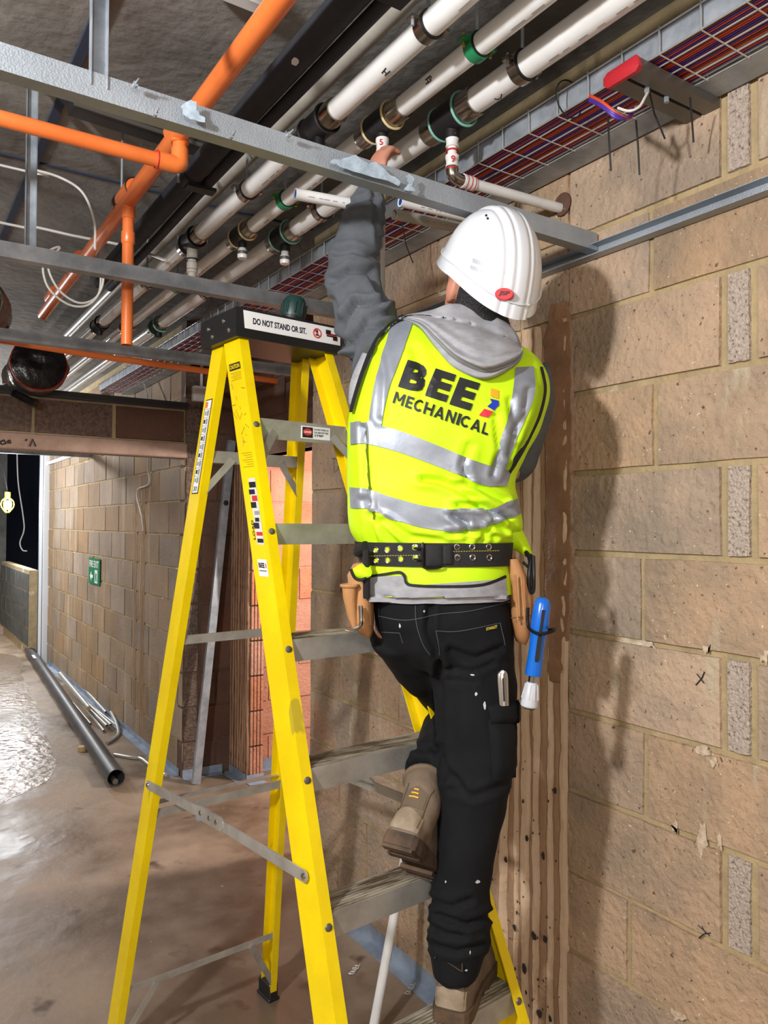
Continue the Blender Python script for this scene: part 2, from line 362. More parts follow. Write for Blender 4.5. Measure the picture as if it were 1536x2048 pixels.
# ================================================================== THE SETTING
def struct(name, geo, m_, **k): return obj(name, geo, m_, kind='structure', smooth=0, **k)
BLK = {}
def block_mesh(L, h, m_, var):
    key = (round(L, 3), round(h, 3), m_.name, var)
    if key in BLK: return BLK[key]
    rnd = random.Random(hash((key[0], key[1], var)) & 0xffff)
    ring = []
    for i in range(4): ring.append((L * i / 4, 0))
    for i in range(2): ring.append((L, h * i / 2))
    for i in range(4): ring.append((L - L * i / 4, h))
    for i in range(2): ring.append((0, h - h * i / 2))
    back = [(0.03, y, z) for y, z in ring]; front = []
    for y, z in ring:
        ins = .0035
        yy = min(max(y, ins), L - ins) + rnd.uniform(-.002, .002); zz = min(max(z, ins), h - ins) + rnd.uniform(-.0015, .0015)
        front.append((rnd.uniform(-.001, .001), yy, zz))
    n = len(ring); V = back + front
    Fc = [(i, (i + 1) % n, n + (i + 1) % n, n + i) for i in range(n)] + [tuple(range(n, 2 * n))]
    me = bpy.data.meshes.new('block'); me.from_pydata(V, [], Fc)
    bm = bmesh.new(); bm.from_mesh(me); bmesh.ops.recalc_face_normals(bm, faces=bm.faces[:])
    bm.faces.ensure_lookup_table()
    if bm.faces[-1].normal.x > 0: bmesh.ops.reverse_faces(bm, faces=bm.faces[:])
    bm.to_mesh(me); bm.free()
    me.materials.append(m_); BLK[key] = me; return me
def put_block(parent, p, L, h, m_, ang=0.0, proud=.006):
    """block whose hidden back sits in the wall; p is the low end of its face, running +Y (ang 0) or -X..+X (ang -90)"""
    o = bpy.data.objects.new('block', block_mesh(L, h, m_, random.randrange(3))); COL.objects.link(o); o.parent = parent
    q = np.asarray(p, float).copy(); j = random.uniform(-.0025, .0015)
    if ang == 0.0: q[0] += j
    else: q[1] += j
    o.location = Vector(q - WO[parent.name]); o.rotation_euler = (0, 0, ang); return o
J = .010
def courses(parent, fixed, a0, a1, k0, k1, m_, axis='Y', off=0.0, special=None, h=.225, z0=0.0, unit_=.45, skip=None):
    """stretcher bond on a wall face; axis Y: face X=fixed looking -X; axis X: face Y=fixed looking -Y"""
    for k in range(k0, k1):
        z = z0 + k * h + J / 2
        cuts = special(k) if special else None
        if cuts is None:
            s = a0 + off + (unit_ / 2 if k % 2 else 0) - unit_ * 3
            cuts = []; x = s
            while x < a1 + unit_: cuts.append((x, x + unit_ - J, None)); x += unit_
        for b0, b1, mm in cuts:
            b0 = max(b0, a0); b1 = min(b1, a1)
            if b1 - b0 < .04: continue
            if skip and skip(k, b0, b1): continue
            if axis == 'Y': put_block(parent, (fixed, b0, z), b1 - b0, h - J, mm or m_)
            else:
                # local +Y -> world -X when rotated +90deg; local -X -> world -Y
                put_block(parent, (b1, fixed, z), b1 - b0, h - J, mm or m_, math.pi / 2)

CEIL = 2.98
floor = struct('floor', box2((-3.2, -2.6, -.1), (6, 17.5, 0)), M_floor)
ceiling = struct('ceiling', box2((-3.2, -2.6, CEIL), (6, 17.5, CEIL + .12)), M_ceil)
# raised downstand strips and the joint seen in the soffit
obj('soffit_joint', box2((.435, -.5, CEIL - .012), (.462, 12, CEIL + .01)), M_dark, ceiling)
for yy in (0.7, 3.05): obj('soffit_board_edge', box2((-3, yy, CEIL - .006), (1.6, yy + .012, CEIL + .01)), M_dark, ceiling)
struct('wall_left', box2((-2.9, -2.6, 0), (-2.7, 17.5, CEIL)), M_plain)
struct('wall_behind', box2((-2.7, -2.6, 0), (1.75, -2.4, CEIL)), M_plain)
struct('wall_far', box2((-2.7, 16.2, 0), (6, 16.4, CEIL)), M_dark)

WX = 1.65
wall_right = struct('wall_right', box2((WX + .007, -2.4, 0), (WX + .33, 3.14, CEIL)), M_mortar)
def near_special(k):
    c = []
    if k % 2:                                  # courses with a light header block
        c.append((1.003, 1.062, M_grey_block)); y = 1.076
        c.append((y, 1.556, None))
        y = .988
        while y > -1.2: c.append((y - .44, y, None)); y -= .45
    else:
        j = {10: 1.275, 8: 1.262, 6: 1.30, 4: 1.29, 2: 1.34, 12: 1.28, 0: 1.31}.get(k, 1.29)
        c.append((j + J / 2, 1.558, None)); y = j - J / 2
        while y > -1.2: c.append((y - .44, y, None)); y -= .45
    return c
courses(wall_right, WX, -1.2, 1.558, 0, 13, M_block, special=near_special)
courses(wall_right, WX, 1.845, 3.135, 0, 13, M_block, off=.12)
# strip of smeared vertical mortar ribs
def rib_surface(y0, y1, z0, z1, seed, x0=WX, amp=.016):
    rs = random.Random(seed); strips = []; y = y0
    while y < y1:
        wd = rs.uniform(.018, .05); strips.append((y, y + wd, rs.choice([.2, .9, .45, 1.0, .1]))); y += wd
    def f(u, v):
        y = y0 + (y1 - y0) * u; z = z0 + (z1 - z0) * v
        yy = y + .008 * noise.noise(Vector((seed, z * 3.1, y * 4))) + .004 * noise.noise(Vector((seed, z * 17, y * 9)))
        h = .3
        for a, b, q in strips:
            if a <= yy < b:
                e = min(yy - a, b - yy) / (b - a); h = q * min(1, e * 6); break
        h += .25 * noise.noise(Vector((y * 30, z * 6, seed)))
        if u in (0, 1): h = -.6
        return (x0 + .004 - amp * max(h, -.5), y, z)
    return grid(f, 78, 110)
def rib_strips(parent, X, y0, y1, z0, z1, seed, pal, amp=.014, wmin=.014, wmax=.048, normal=(-1, 0)):
    """each vertical dribble of mortar is its own ridge with wavy edges"""
    rs = random.Random(seed); y = y0; i = 0
    while y < y1 - .006:
        wd = min(rs.uniform(wmin, wmax), y1 - y); m_ = pal[i % len(pal)]; hgt = amp * (rs.uniform(.75, 1.1) if i % 2 == 0 else rs.uniform(.25, .45)); a, b = y, y + wd; ph = rs.uniform(0, 50)
        def f(u, v, a=a, b=b, hgt=hgt, ph=ph):
            z = z0 + (z1 - z0) * v
            ea = a + .011 * noise.noise(Vector((a * 91, z * 2.3, 0))) + .006 * noise.noise(Vector((a * 91, z * 8, 3))) + .003 * noise.noise(Vector((a * 91, z * 27, 6))); eb = b + .011 * noise.noise(Vector((b * 91, z * 2.3, 0))) + .006 * noise.noise(Vector((b * 91, z * 8, 3))) + .003 * noise.noise(Vector((b * 91, z * 27, 6)))
            cr = 0 if 0 < u < 1 else 1
            jt = .3 * math.exp(-((z % .225 - .1125) / .006) ** 2) if hgt > amp * .6 else 0
            h = (-.002 if cr else hgt * (1 - jt) * (.75 + .25 * math.sin(math.pi * u)) + .0025 * noise.noise(Vector((ph, z * 25, u * 3))))
            return (X - h, ea + (eb - ea) * u, z)
        obj('mortar_rib', grid(f, 6, 110), m_, parent, smooth=40); y = b; i += 1
rib_strips(wall_right, WX + .002, 1.553, 1.86, 0, 2.25, 11, [M_rib, M_ribb])
courses(wall_right, WX, 1.558, 1.845, 10, 13, M_block, off=.2)
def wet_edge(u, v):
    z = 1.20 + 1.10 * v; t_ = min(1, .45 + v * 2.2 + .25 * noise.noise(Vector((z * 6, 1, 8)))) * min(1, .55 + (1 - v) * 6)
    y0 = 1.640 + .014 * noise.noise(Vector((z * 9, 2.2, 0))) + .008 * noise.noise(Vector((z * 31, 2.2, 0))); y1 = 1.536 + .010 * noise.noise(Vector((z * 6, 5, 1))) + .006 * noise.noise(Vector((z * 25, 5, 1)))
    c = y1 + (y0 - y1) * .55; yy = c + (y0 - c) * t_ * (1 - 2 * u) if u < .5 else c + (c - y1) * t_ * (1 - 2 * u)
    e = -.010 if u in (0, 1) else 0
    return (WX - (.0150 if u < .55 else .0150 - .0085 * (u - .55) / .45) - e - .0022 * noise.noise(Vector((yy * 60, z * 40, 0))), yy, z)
obj('wet_shaded_streak', grid(wet_edge, 22, 150), M_rib_dark, wall_right, smooth=60, label='wet vertical mortar streak with shade painted into its dark tone')
# tar specks flicked on the ribs
sp = []
for i in range(75):
    y = random.uniform(1.57, 1.86); z = .22 + 0.75 * random.random() ** 1.6; r = random.choice([.002, .002, .003, .003, .004, .004, .005, .006, .009, .012])
    n = 7; x = WX - .0165
    sp.append((np.array([(x - .003, y, z)] + [(x, y + r * random.uniform(.6, 1.1) * math.cos(6.283 * k / n), z + 1.3 * r * random.uniform(.6, 1.2) * math.sin(6.283 * k / n)) for k in range(n)]),
               [(0, 1 + k, 1 + (k + 1) % n) for k in range(n)]))
obj('tar_specks', join(sp), M_tar, wall_right, kind='stuff')
# pencilled marks on the blockwork
def scrawl(name, strokes, X, parent, r=.0016, m_=M_ink):
    g = [tube([P(a, b, X=X - .0025) for a, b in st], r, 5) for st in strokes]; return obj(name, join(g), m_, parent)
scrawl('pencil_mark', [[(1394, 1348), (1408, 1366)], [(1409, 1344), (1404, 1356), (1392, 1370)]], WX, wall_right)
scrawl('pencil_mark', [[(1396, 1850), (1420, 1872)], [(1422, 1866), (1408, 1868), (1398, 1876)], [(1404, 1852), (1412, 1868)]], WX, wall_right)
scrawl('pencil_letters', [[(1082, 843), (1072, 846), (1072, 862), (1082, 860)], [(1072, 853), (1080, 852)], [(1085, 860), (1087, 840), (1094, 856), (1101, 836), (1101, 858)]], WX, wall_right)
scrawl('pencil_letter', [[(668, 915), (668, 945), (676, 940), (679, 928), (672, 918), (664, 917)]], WX, wall_right)
M_efflo = mat('efflorescence', srgb(214, 196, 174), .9, col2=srgb(182, 156, 128), nscale=90)
def bloom(pts, seed):
    rs = random.Random(seed); q = []
    for i in range(len(pts)):
        a = np.array(pts[i], float); b = np.array(pts[(i + 1) % len(pts)], float)
        for t in (0, .25, .5, .75): q.append(a + (b - a) * t + np.array([rs.uniform(-3, 3), rs.uniform(-5, 5)]) * .9)
    obj('efflorescence', (np.array([P(x, y, X=WX - .0035) for x, y in q]), [tuple(range(len(q)))]), M_efflo, wall_right, smooth=0)
for i, q in enumerate(([(1388, 1496), (1412, 1490), (1420, 1506), (1400, 1512)], [(1344, 1648), (1352, 1640), (1356, 1664), (1346, 1662)], [(1398, 1650), (1410, 1646), (1414, 1690), (1402, 1716), (1392, 1684)], [(1434, 1672), (1440, 1666), (1443, 1698), (1434, 1692)],
                       [(1405, 1296), (1420, 1290), (1416, 1306), (1406, 1304)], [(1520, 1310), (1534, 1300), (1535, 1330), (1524, 1324)], [(1338, 2016), (1362, 2022), (1376, 2040), (1350, 2040)], [(1285, 1286), (1304, 1284), (1312, 1296), (1290, 1296)], [(1420, 1520), (1432, 1516), (1440, 1530), (1424, 1532)])): bloom(q, i)
# hole where the small pipe enters the wall
hp = P(1128, 410, X=WX)
obj('pipe_hole', lathe(hp + V3(-.0075, 0, .0), (1, 0, 0), [(0, .034), (.0, .033), (.012, .026), (.03, .022)], 14), M_brown, wall_right)

# recess, doorway and side room
RX = 1.98
wall_recess = struct('wall_recess', join([box2((RX + .007, 3.14, 2.08), (RX + .1, 4.6, CEIL)), box2((RX + .007, 3.14, 0), (RX + .1, 3.45, 2.08)),
                     box2((RX + .007, 4.6, 0), (RX + .1, 4.9, CEIL))]), M_bmortar)
courses(wall_recess, RX, 3.14, 4.9, 9, 13, M_brown, off=.07, z0=.055)
rib_strips(wall_recess, RX + .002, 4.602, 4.90, 0, 2.08, 23, [mat('recess_rib', srgb(176, 138, 108), .85, col2=srgb(136, 102, 78), nscale=6, stretch=(1, 1, .3), bump=.4), M_brown], .012, .012, .03)
# reveal of the doorway: ribbed clay block ends
for k in range(10):
    z0 = k * .225 + .004; g = []
    for q in range(4):
        g.append(cbox((RX + .017 + q * .0235, 4.596, z0 + .107), (.0175, .018, .214), .003))
    obj('ribbed_block_end', join(g), M_terra, wall_recess)
obj('door_lintel', box2((RX - .01, 3.2, 2.08), (RX + .11, 4.75, 2.2)), M_lintel, wall_recess)
wall_end = struct('wall_end', box2((WX, 4.907, 0), (RX + .1, 5.0, CEIL)), M_bmortar)
for k in range(13):
    put_block(wall_end, (WX + .1, 4.9, k * .225 + .005), .095, .215, M_coarse, math.pi / 2)
    if k % 2: put_block(wall_end, (RX, 4.9, k * .225 + .005), .215, .215, M_brown, math.pi / 2)
    else: put_block(wall_end, (RX, 4.9, k * .225 + .005), .1, .215, M_brown, math.pi / 2); put_block(wall_end, (RX - .11, 4.9, k * .225 + .005), .105, .215, M_brown, math.pi / 2)
room_back = struct('wall_room_back', box2((RX + .1, 4.807, 0), (4.4, 4.95, CEIL)), M_terra)
courses(room_back, 4.8, RX + .1, 3.9, 0, 12, M_terra, axis='X', off=.13)
struct('wall_room_right', box2((4.4, 1.2, 0), (4.5, 4.95, CEIL)), M_terra)
struct('wall_room_front', box2((RX, 1.2, 0), (4.4, 1.3, CEIL)), M_plain)

# corridor wall beyond the recess
wall_corridor = struct('wall_corridor', box2((WX + .007, 5.0, 0), (WX + .1, 9.78, CEIL)), M_mortar)
def upper_special(k):
    if k >= 6:        # upper courses of half blocks
        c = []; y = 4.905 + (.11 if k % 2 else 0) - .22
        while y < 9.8: c.append((y, y + .215, None)); y += .225
        return c
courses(wall_corridor, WX, 4.905, 9.78, 0, 13, M_far_block, off=.1, special=None)
for a_, b_ in ((5.80, 5.90), (6.02, 6.10)): rib_strips(wall_corridor, WX + .001, a_, b_, 0, 1.9, 31, [mat('pale_streaks', srgb(196, 168, 138), .85, col2=srgb(160, 130, 100), nscale=5, stretch=(1, 1, .2), bump=.4), M_far_block], .007, .012, .03)
struct('trim_white_post', join([box2((WX - .05, 9.80, 0), (WX + .02, 9.86, 2.9)), box2((WX - .085, 9.86, 0), (WX - .058, 9.9, 2.9))]), M_whitewood)
struct('trim_white_head', box2((WX - .02, 7.2, 2.335), (WX, 9.8, 2.37)), M_whitewood)

# lintel across the corridor with blocks on top
wall_lintel = struct('wall_lintel', box2((-2.7, 4.92, 2.17), (WX + .02, 5.02, 2.40)), M_mortar)
obj('concrete_lintel', cbox((-.53, 4.96, 2.125), (4.38, .14, .095), .006), M_lintel, wall_lintel)
for a, b, mm in ((1.20, 1.64, M_brown), (.735, 1.185, M_coarse), (.28, .725, M_coarse), (-.17, .27, M_coarse), (-.62, -.18, M_coarse)):
    put_block(wall_lintel, (b, 4.905, 2.18), b - a - .008, .205, mm, math.pi / 2)
struct('trim_dark_track', box2((-2.7, 4.89, 2.395), (WX + .01, 5.0, 2.44)), mat('dark_steel_track', srgb(72, 74, 78), .5, .5))
scrawl_l = [tube([P(a, b, Y=4.886) for a, b in st], .004, 5) for st in ([(0, 884), (8, 880), (12, 887), (4, 889), (0, 884)], [(14, 884), (20, 880), (22, 886), (15, 886)], [(60, 893), (66, 878), (72, 893)], [(54, 878), (52, 882)])]
obj('pencil_scribble', join(scrawl_l), M_ink, wall_lintel)

# far end of the corridor
low_wall = struct('wall_low', box2((1.52, 10.3, 0), (1.62, 12.9, 1.06)), M_mortar)
courses(low_wall, 1.513, 10.3, 12.9, 0, 4, M_lowgrey, z0=.12)
struct('trim_plinth', box2((.3, 12.6, 0), (2.6, 14.5, .1)), M_lintel)
pier = struct('wall_pier', box2((.86, 13.2, 0), (1.38, 13.9, CEIL)), M_mortar)
courses(pier, 13.193, .86, 1.38, 0, 13, M_far_block, axis='X')
struct('wall_pier_dark', box2((1.38, 13.25, 0), (1.62, 13.9, CEIL)), M_lowgrey)  # pier face turned from the lamp, its shade put into a darker block colour
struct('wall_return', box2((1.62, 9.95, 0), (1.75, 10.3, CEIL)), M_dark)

# floor tracks along the blockwork
def track(name, a, b, inward, hgt=.05, m_=M_blueflash):
    a = np.asarray(a, float); b = np.asarray(b, float); iw = np.asarray(inward, float)
    return struct(name, extrude([(0, 0), (.055, 0), (.055, .003), (.003, .003), (.003, hgt), (0, hgt)], a + V3(0, 0, .001), b + V3(0, 0, .001), iw, V3(0, 0, 1)), m_)
track('trim_1', (WX - .002, -.5, 0), (WX - .002, 3.14, 0), (-1, 0, 0), .06)
track('trim_2', (WX, 4.893, 0), (RX - .06, 4.893, 0), (0, -1, 0))
track('trim_3', (RX - .018, 4.6, 0), (RX - .018, 4.87, 0), (-1, 0, 0))
track('trim_4', (RX - .02, 4.578, 0), (RX + .1, 4.578, 0), (0, -1, 0))
track('trim_5', (RX + .1, 4.79, 0), (3.2, 4.79, 0), (0, -1, 0), .07)
track('trim_6', (WX - .004, 4.95, 0), (WX - .004, 9.7, 0), (-1, 0, 0), .045)

# ================================================================== SUSPENDED METAL FRAME
def stud(name, a, b, web, fl, label, m_=M_knurl, up=(0, 0, 1), side=(0, 1, 0), group=None):
    a = np.asarray(a, float); b = np.asarray(b, float); u = np.asarray(side, float); v = np.asarray(up, float)
    pl = [(0, 0), (fl, 0), (fl, .008), (fl - .0015, .008), (fl - .0015, .0015), (.0015, .0015), (.0015, web - .0015), (fl - .0015, web - .0015), (fl - .0015, web - .008), (fl, web - .008), (fl, web), (0, web)]
    return obj(name, extrude(pl, a - v * web / 2, b - v * web / 2, u, v), m_, None, label, 'ceiling stud' if 'hanger' not in name else 'hanger', group, smooth=0)
s1 = stud('ceiling_stud', (-2.6, 1.425, 2.452), (1.642, 1.445, 2.436), .048, .036, 'nearest galvanised stud across the frame, chalk smears on it, above the white helmet')
# chalky filler smears on the nearest stud
def smear(pts, seed):
    c = np.mean(pts, 0); rs = random.Random(seed); q = []
    for i in range(len(pts)):
        a = np.array(pts[i]); b = np.array(pts[(i + 1) % len(pts)])
        for t in (0, .33, .66): q.append(a + (b - a) * t + np.array([rs.uniform(-2, 2), rs.uniform(-2, 2)]))
    V = [P(x, y, Y=1.423 + (x - 700) * 6e-6) for x, y in q]; return np.array(V), [tuple(range(len(V)))]
M_chalk = mat('chalky_filler', srgb(186, 204, 220), .8, col2=srgb(150, 166, 180), nscale=60)
obj('filler_smear', smear([(362, 212), (378, 200), (392, 205), (396, 226), (412, 238), (410, 246), (378, 238), (366, 228)], 1), M_chalk, s1, smooth=0)
obj('filler_smear', smear([(658, 322), (690, 316), (712, 310), (738, 330), (752, 322), (772, 342), (800, 362), (798, 370), (720, 346), (680, 332)], 2), M_chalk, s1, smooth=0)
obj('filler_smear', smear([(812, 352), (822, 348), (828, 360), (822, 372), (832, 384), (806, 378), (816, 368)], 3), M_chalk, s1, smooth=0)
for (x, y) in ((270, 170), (310, 228), (462, 273), (577, 270)):
    c = P(x, y, Y=1.42); obj('self_drilling_screw', join([cyl(c + V3(0, .004, 0), c + V3(0, -.006, 0), .005, 8), cyl(c, c + V3(.002, -.018, .004), .0018, 6)]), M_galv, s1)
stud('ceiling_stud', (-2.6, 2.44, 2.44), (1.642, 2.44, 2.437), .046, .04, 'second galvanised stud, level behind the yellow ladder top', M_galv)
stud('ceiling_stud', (-2.6, 3.5, 2.425), (1.97, 3.5, 2.43), .046, .04, 'third galvanised stud, crossing the black duct mouth and hanging orange pipe end', M_galv)
# wall track that carries them
obj('wall_track', extrude([(0, 0), (.032, 0), (.032, .0018), (.0018, .0018), (.0018, .030), (.032, .030), (.032, .032), (0, .032)], (WX - .003, -.6, 2.385), (WX - .003, 3.12, 2.40), (-1, 0, 0), (0, 0, 1)),
    M_knurl, None, 'galvanised wall track screwed along the tan blockwork under the first stud', 'metal track', smooth=0)
def hanger(px, py, Y, label):
    b = P(px, py, Y=Y); o = obj('frame_hanger', extrude(channel_poly(.03, .018, .0015), (b[0] - .015, Y + .024, 2.44), (b[0] - .015, Y + .024, CEIL), (0, -1, 0), (1, 0, 0)), M_galv, None, label, 'hanger', 'vertical frame hangers', smooth=0); return o
hanger(201, 128, 1.43, 'vertical galvanised hanger rising from the nearest stud to the soffit'); hanger(62, 478, 2.437, 'vertical galvanised hanger rising from the second stud, at the left')

# ================================================================== TEXT
def text_geo(s, size=1.0, bold=0.0, shear=0.0, spacing=1.0):
    cu = bpy.data.curves.new('t', 'FONT'); cu.body = s; cu.size = size; cu.offset = bold * size; cu.shear = 0; cu.space_character = spacing; cu.resolution_u = 3
    o = bpy.data.objects.new('t', cu); COL.objects.link(o)
    dg = bpy.context.evaluated_depsgraph_get(); ev = o.evaluated_get(dg); me = bpy.data.meshes.new_from_object(ev)
    bm = bmesh.new(); bm.from_mesh(me); bmesh.ops.triangulate(bm, faces=bm.faces[:])
    V = np.array([v.co[:] for v in bm.verts]); Fc = [tuple(v.index for v in f.verts) for f in bm.faces]; bm.free()
    bpy.data.objects.remove(o); bpy.data.meshes.remove(me); bpy.data.curves.remove(cu)
    V[:, 0] += V[:, 1] * shear; return V, Fc
def fit_text(s, u0, u1, v0, v1, bold=0.02, shear=0.0, spacing=1.0):
    V, Fc = text_geo(s, 1.0, bold, shear, spacing); lo = V.min(0); hi = V.max(0)
    W = V.copy(); W[:, 0] = u0 + (V[:, 0] - lo[0]) / (hi[0] - lo[0]) * (u1 - u0); W[:, 1] = v0 + (V[:, 1] - lo[1]) / (hi[1] - lo[1]) * (v1 - v0)
    return W, Fc
def plane_text(name, s, o, u, v, width, height, m_, parent, lift=None, bold=.02, shear=0.):
    W, Fc = fit_text(s, 0, width, 0, height, bold, shear); o = np.asarray(o, float); u = unit(u); v = unit(v)
    return obj(name, (o + W[:, :1] * u + W[:, 1:2] * v, Fc), m_, parent, smooth=0)

# ================================================================== PIPES UNDER THE SOFFIT
def on_line(px, py, X): return P(px, py, X=X)[1]
PA, PB, PC = (.977, 2.733, .0275), (1.115, 2.737, .0255), (1.254, 2.737, .0325)
def service_pipe(name, X, Z, R, y0, y1, label, m_=M_whitepipe, cat='pipe'):
    return obj(name, cyl((X, y0, Z), (X, y1, Z), R, 28), m_, None, label, cat)
pipes = []
for (X, Z, R), nm in ((PA, 'leftmost of three white overhead pipes, marked with an I'), (PB, 'middle of three white overhead pipes, held in green clips'), (PC, 'rightmost of three white overhead pipes, next to the cable basket')):
    pipes.append(service_pipe('overhead_pipe', X, Z, R, -.6, 7.5, nm))
def tee(pipe, X, Z, R, Y, ring, drop=True, half=.048):
    """black branch fitting with steel sleeves on both sides, as parts of its pipe"""
    b = obj('branch_fitting', join([lathe((X, Y - half, Z), (0, 1, 0), [(0, R + .004), (0, R + .010), (half * 2, R + .010), (half * 2, R + .004)], 26),
             cyl((X, Y, Z), (X, Y, Z - R - .028), R * .62, 18)]), M_black, pipe)
    for s in (-1, 1):
        y = Y + s * half
        obj('steel_sleeve', lathe((X, y, Z), (0, s, 0), [(0, R + .003), (0, R + .0075), (.012, R + .006), (.05, R + .006), (.055, R + .0045), (.055, R + .002)], 26), M_steel, pipe)
        obj('seal_ring', torus((X, y + s * .001, Z), (0, 1, 0), R + .011, .0035, 26, 6), ring, pipe)
    return b
T_A1, T_A2 = 1.834, 2.849; T_B1, T_B2 = 1.728, 2.69; T_C1, T_C2 = 1.600, 2.615
for (X, Z, R), pp, ys, rg in ((PA, pipes[0], (T_A1, T_A2, 4.35), M_black), (PB, pipes[1], (T_B1, T_B2, 4.3), M_cream), (PC, pipes[2], (T_C1, T_C2, 4.2), M_teal)):
    for y in ys: tee(pp, X, Z, R, y, rg)
def clamp(X, Z, R, Y, m_, label, lined=None):
    t = thing('pipe_clamp', (X, Y, Z - R), label, 'pipe clamp', 'overhead pipe clamps')
    r2 = R + .006
    obj('band', lathe((X, Y - .013, Z), (0, 1, 0), [(0, R + .0005), (0, r2), (.026, r2), (.026, R + .0005)], 28), m_, t)
    obj('liner', lathe((X, Y - .017, Z), (0, 1, 0), [(0, R), (0, r2 - .003), (.034, r2 - .003), (.034, R)], 28), lined or M_black, t)
    for s in (-1, 1):
        c = V3(X + s * (r2 + .008), Y, Z + .004)
        obj('lug', box(c, (.018, .022, .007)), m_, t); obj('screw', cyl(c + V3(0, 0, -.016), c + V3(0, 0, .014), .0035, 8), M_galv if m_ is not M_green else M_brass, t)
    obj('drop_rod', cyl((X, Y, Z + r2), (X, Y, CEIL), .004, 8), M_galv, t)
    return t
for nm, (X, Z, R), m_ in (('left', PA, M_steel), ('middle', PB, M_green), ('right', PC, M_steel)):
    for Y, wh in ((1.333, 'before its first black fitting, nearest the camera'), (2.325, 'beyond the first stud'), (3.45, 'over the third stud, far along')):
        clamp(X, Z, R, Y, m_, ('green rubber-lined' if m_ is M_green else 'steel') + ' clamp on the ' + nm + ' white pipe ' + wh)
# print along the pipes
for pp, (X, Z, R), a in ((pipes[0], PA, 1.55), (pipes[1], PB, 1.35), (pipes[2], PC, .9)):
    d = []
    y = .75
    while y < 3.2:
        L = random.uniform(.01, .05)
        if not any(abs(y - t) < .12 for t in (T_A1, T_A2, T_B1, T_B2, T_C1, T_C2, 1.333, 2.325)):
            an = math.radians(250 + 12); c = V3(X + (R + .0006) * math.cos(an), y, Z + (R + .0006) * math.sin(an))
            d.append(box(c + V3(0, L / 2, 0), (.0035 if random.random() < .6 else .0015, L, .0008), [V3(-math.sin(an), 0, math.cos(an)), V3(0, 1, 0), V3(math.cos(an), 0, math.sin(an))]))
        y += L + random.uniform(.008, .04)
    obj('printed_stripe', join(d), M_greypr, pp, kind='stuff')
def pipe_mark(pp, X, Z, R, strokes, m_=M_ink, r=.0018):
    g = []
    for st in strokes:
        path = []
        for px, py in st:
            rr = ray(px, py); o = np.array([0 - X, CAMH - Z]); dd = np.array([rr[0], rr[2]]); a = dd @ dd; b = 2 * o @ dd; c = o @ o - R * R
            disc = max(b * b - 4 * a * c, 0); t = (-b - math.sqrt(disc)) / (2 * a); path.append(CC + rr * t)
        g.append(tube(path, r, 5))
    obj('marker_letter', join(g), m_, pp)
pipe_mark(pipes[0], *PA, [[(765, 147), (775, 137)], [(777, 135), (781, 151)], [(766, 148), (776, 147), (780, 151)]][:0] + [[(764, 146), (772, 136)], [(768, 141), (774, 148)], [(770, 151), (780, 142)]])
pipe_mark(pipes[1], *PB, [[(851, 160), (858, 154)], [(854, 157), (857, 166)], [(852, 168), (860, 163)], [(858, 155), (862, 162), (863, 154), (860, 152), (858, 156)]])
pipe_mark(pipes[2], *PC, [[(1003, 188), (1002, 196), (995, 199), (989, 197)]])

# --- branch from the right pipe into the wall
XC = PC[0]; yC = T_C1
br = thing('branch_pipe', (XC, yC, 2.56), 'small white pipe dropping from the right pipe and turning into the wall', 'pipe')
zel = 2.595
obj('drop_pipe', cyl((XC, yC, 2.68), (XC, yC, zel), .0125, 18), M_whitepipe, br)
for za, zb in ((2.685, 2.655), (2.632, 2.602)): obj('press_collar', lathe((XC, yC, za), (0, 0, -1), [(0, .012), (0, .0185), (.008, .0185), (.012, .0165), (.024, .0165), (.028, .018), (za - zb, .0165), (za - zb, .012)], 20), M_whitepipe, br)
for za in (2.647, 2.598): obj('red_band', lathe((XC, yC, za), (0, 0, -1), [(0, .0125), (0, .0172), (.003, .0172), (.003, .0125)], 20), M_redpr, br)
e0 = V3(XC, yC, zel)
obj('brass_elbow', tube(catmull([e0 + V3(0, 0, .012), e0, e0 + V3(.004, 0, -.014), e0 + V3(.018, 0, -.020), e0 + V3(.034, 0, -.020)], 5), .0165, 16), M_steel, br)
zz = zel - .020; yw = hp[1]
obj('press_collar', lathe((XC + .034, yC, zz), (1, 0, 0), [(0, .0125), (0, .0185), (.04, .0185), (.04, .0125)], 20), M_whitepipe, br)
for xx in (.042, .056, .068): obj('red_band', lathe((XC + xx, yC, zz), (1, 0, 0), [(0, .012), (0, .019), (.0025, .019), (.0025, .012)], 20), M_redpr, br)
obj('wall_pipe', cyl((XC + .05, yC, zz), (WX + .012, yC - .012, zz + .005), .0145, 18), M_whitepipe, br)
for ch, px, py, w_ in (('2', 917, 256, .014), ('9', 915, 314, .014)):
    q = P(px, py, D=1.995); q = V3(XC, yC, q[2]) - FWD * .0192
    plane_text('red_numeral', ch, q - RIGHT * .005, RIGHT, UPV, .012, .018, M_redpr, br)
# --- dropper held by the worker
XB = PB[0]; yB = T_B1
dr = thing('dropper_pipe', (XB, yB, 1.95), 'slim grey-white dropper pipe being joined under the middle pipe by the worker', 'pipe')
obj('pipe_body', cyl((XB, yB, 2.70), (XB, yB, 1.95), .0105, 16), M_duskpipe, dr)
obj('press_collar', lathe((XB, yB, 2.692), (0, 0, -1), [(0, .012), (0, .018), (.01, .018), (.014, .016), (.03, .016), (.034, .0175), (.04, .0175), (.04, .011)], 20), M_whitepipe, dr)
obj('red_band', lathe((XB, yB, 2.655), (0, 0, -1), [(0, .0125), (0, .0185), (.004, .0185), (.004, .0125)], 20), M_redpr, dr)
q = V3(XB, yB, 2.668) - FWD * .0182; plane_text('red_numeral', '5', q - RIGHT * .008, RIGHT, UPV, .010, .016, M_redpr, dr)
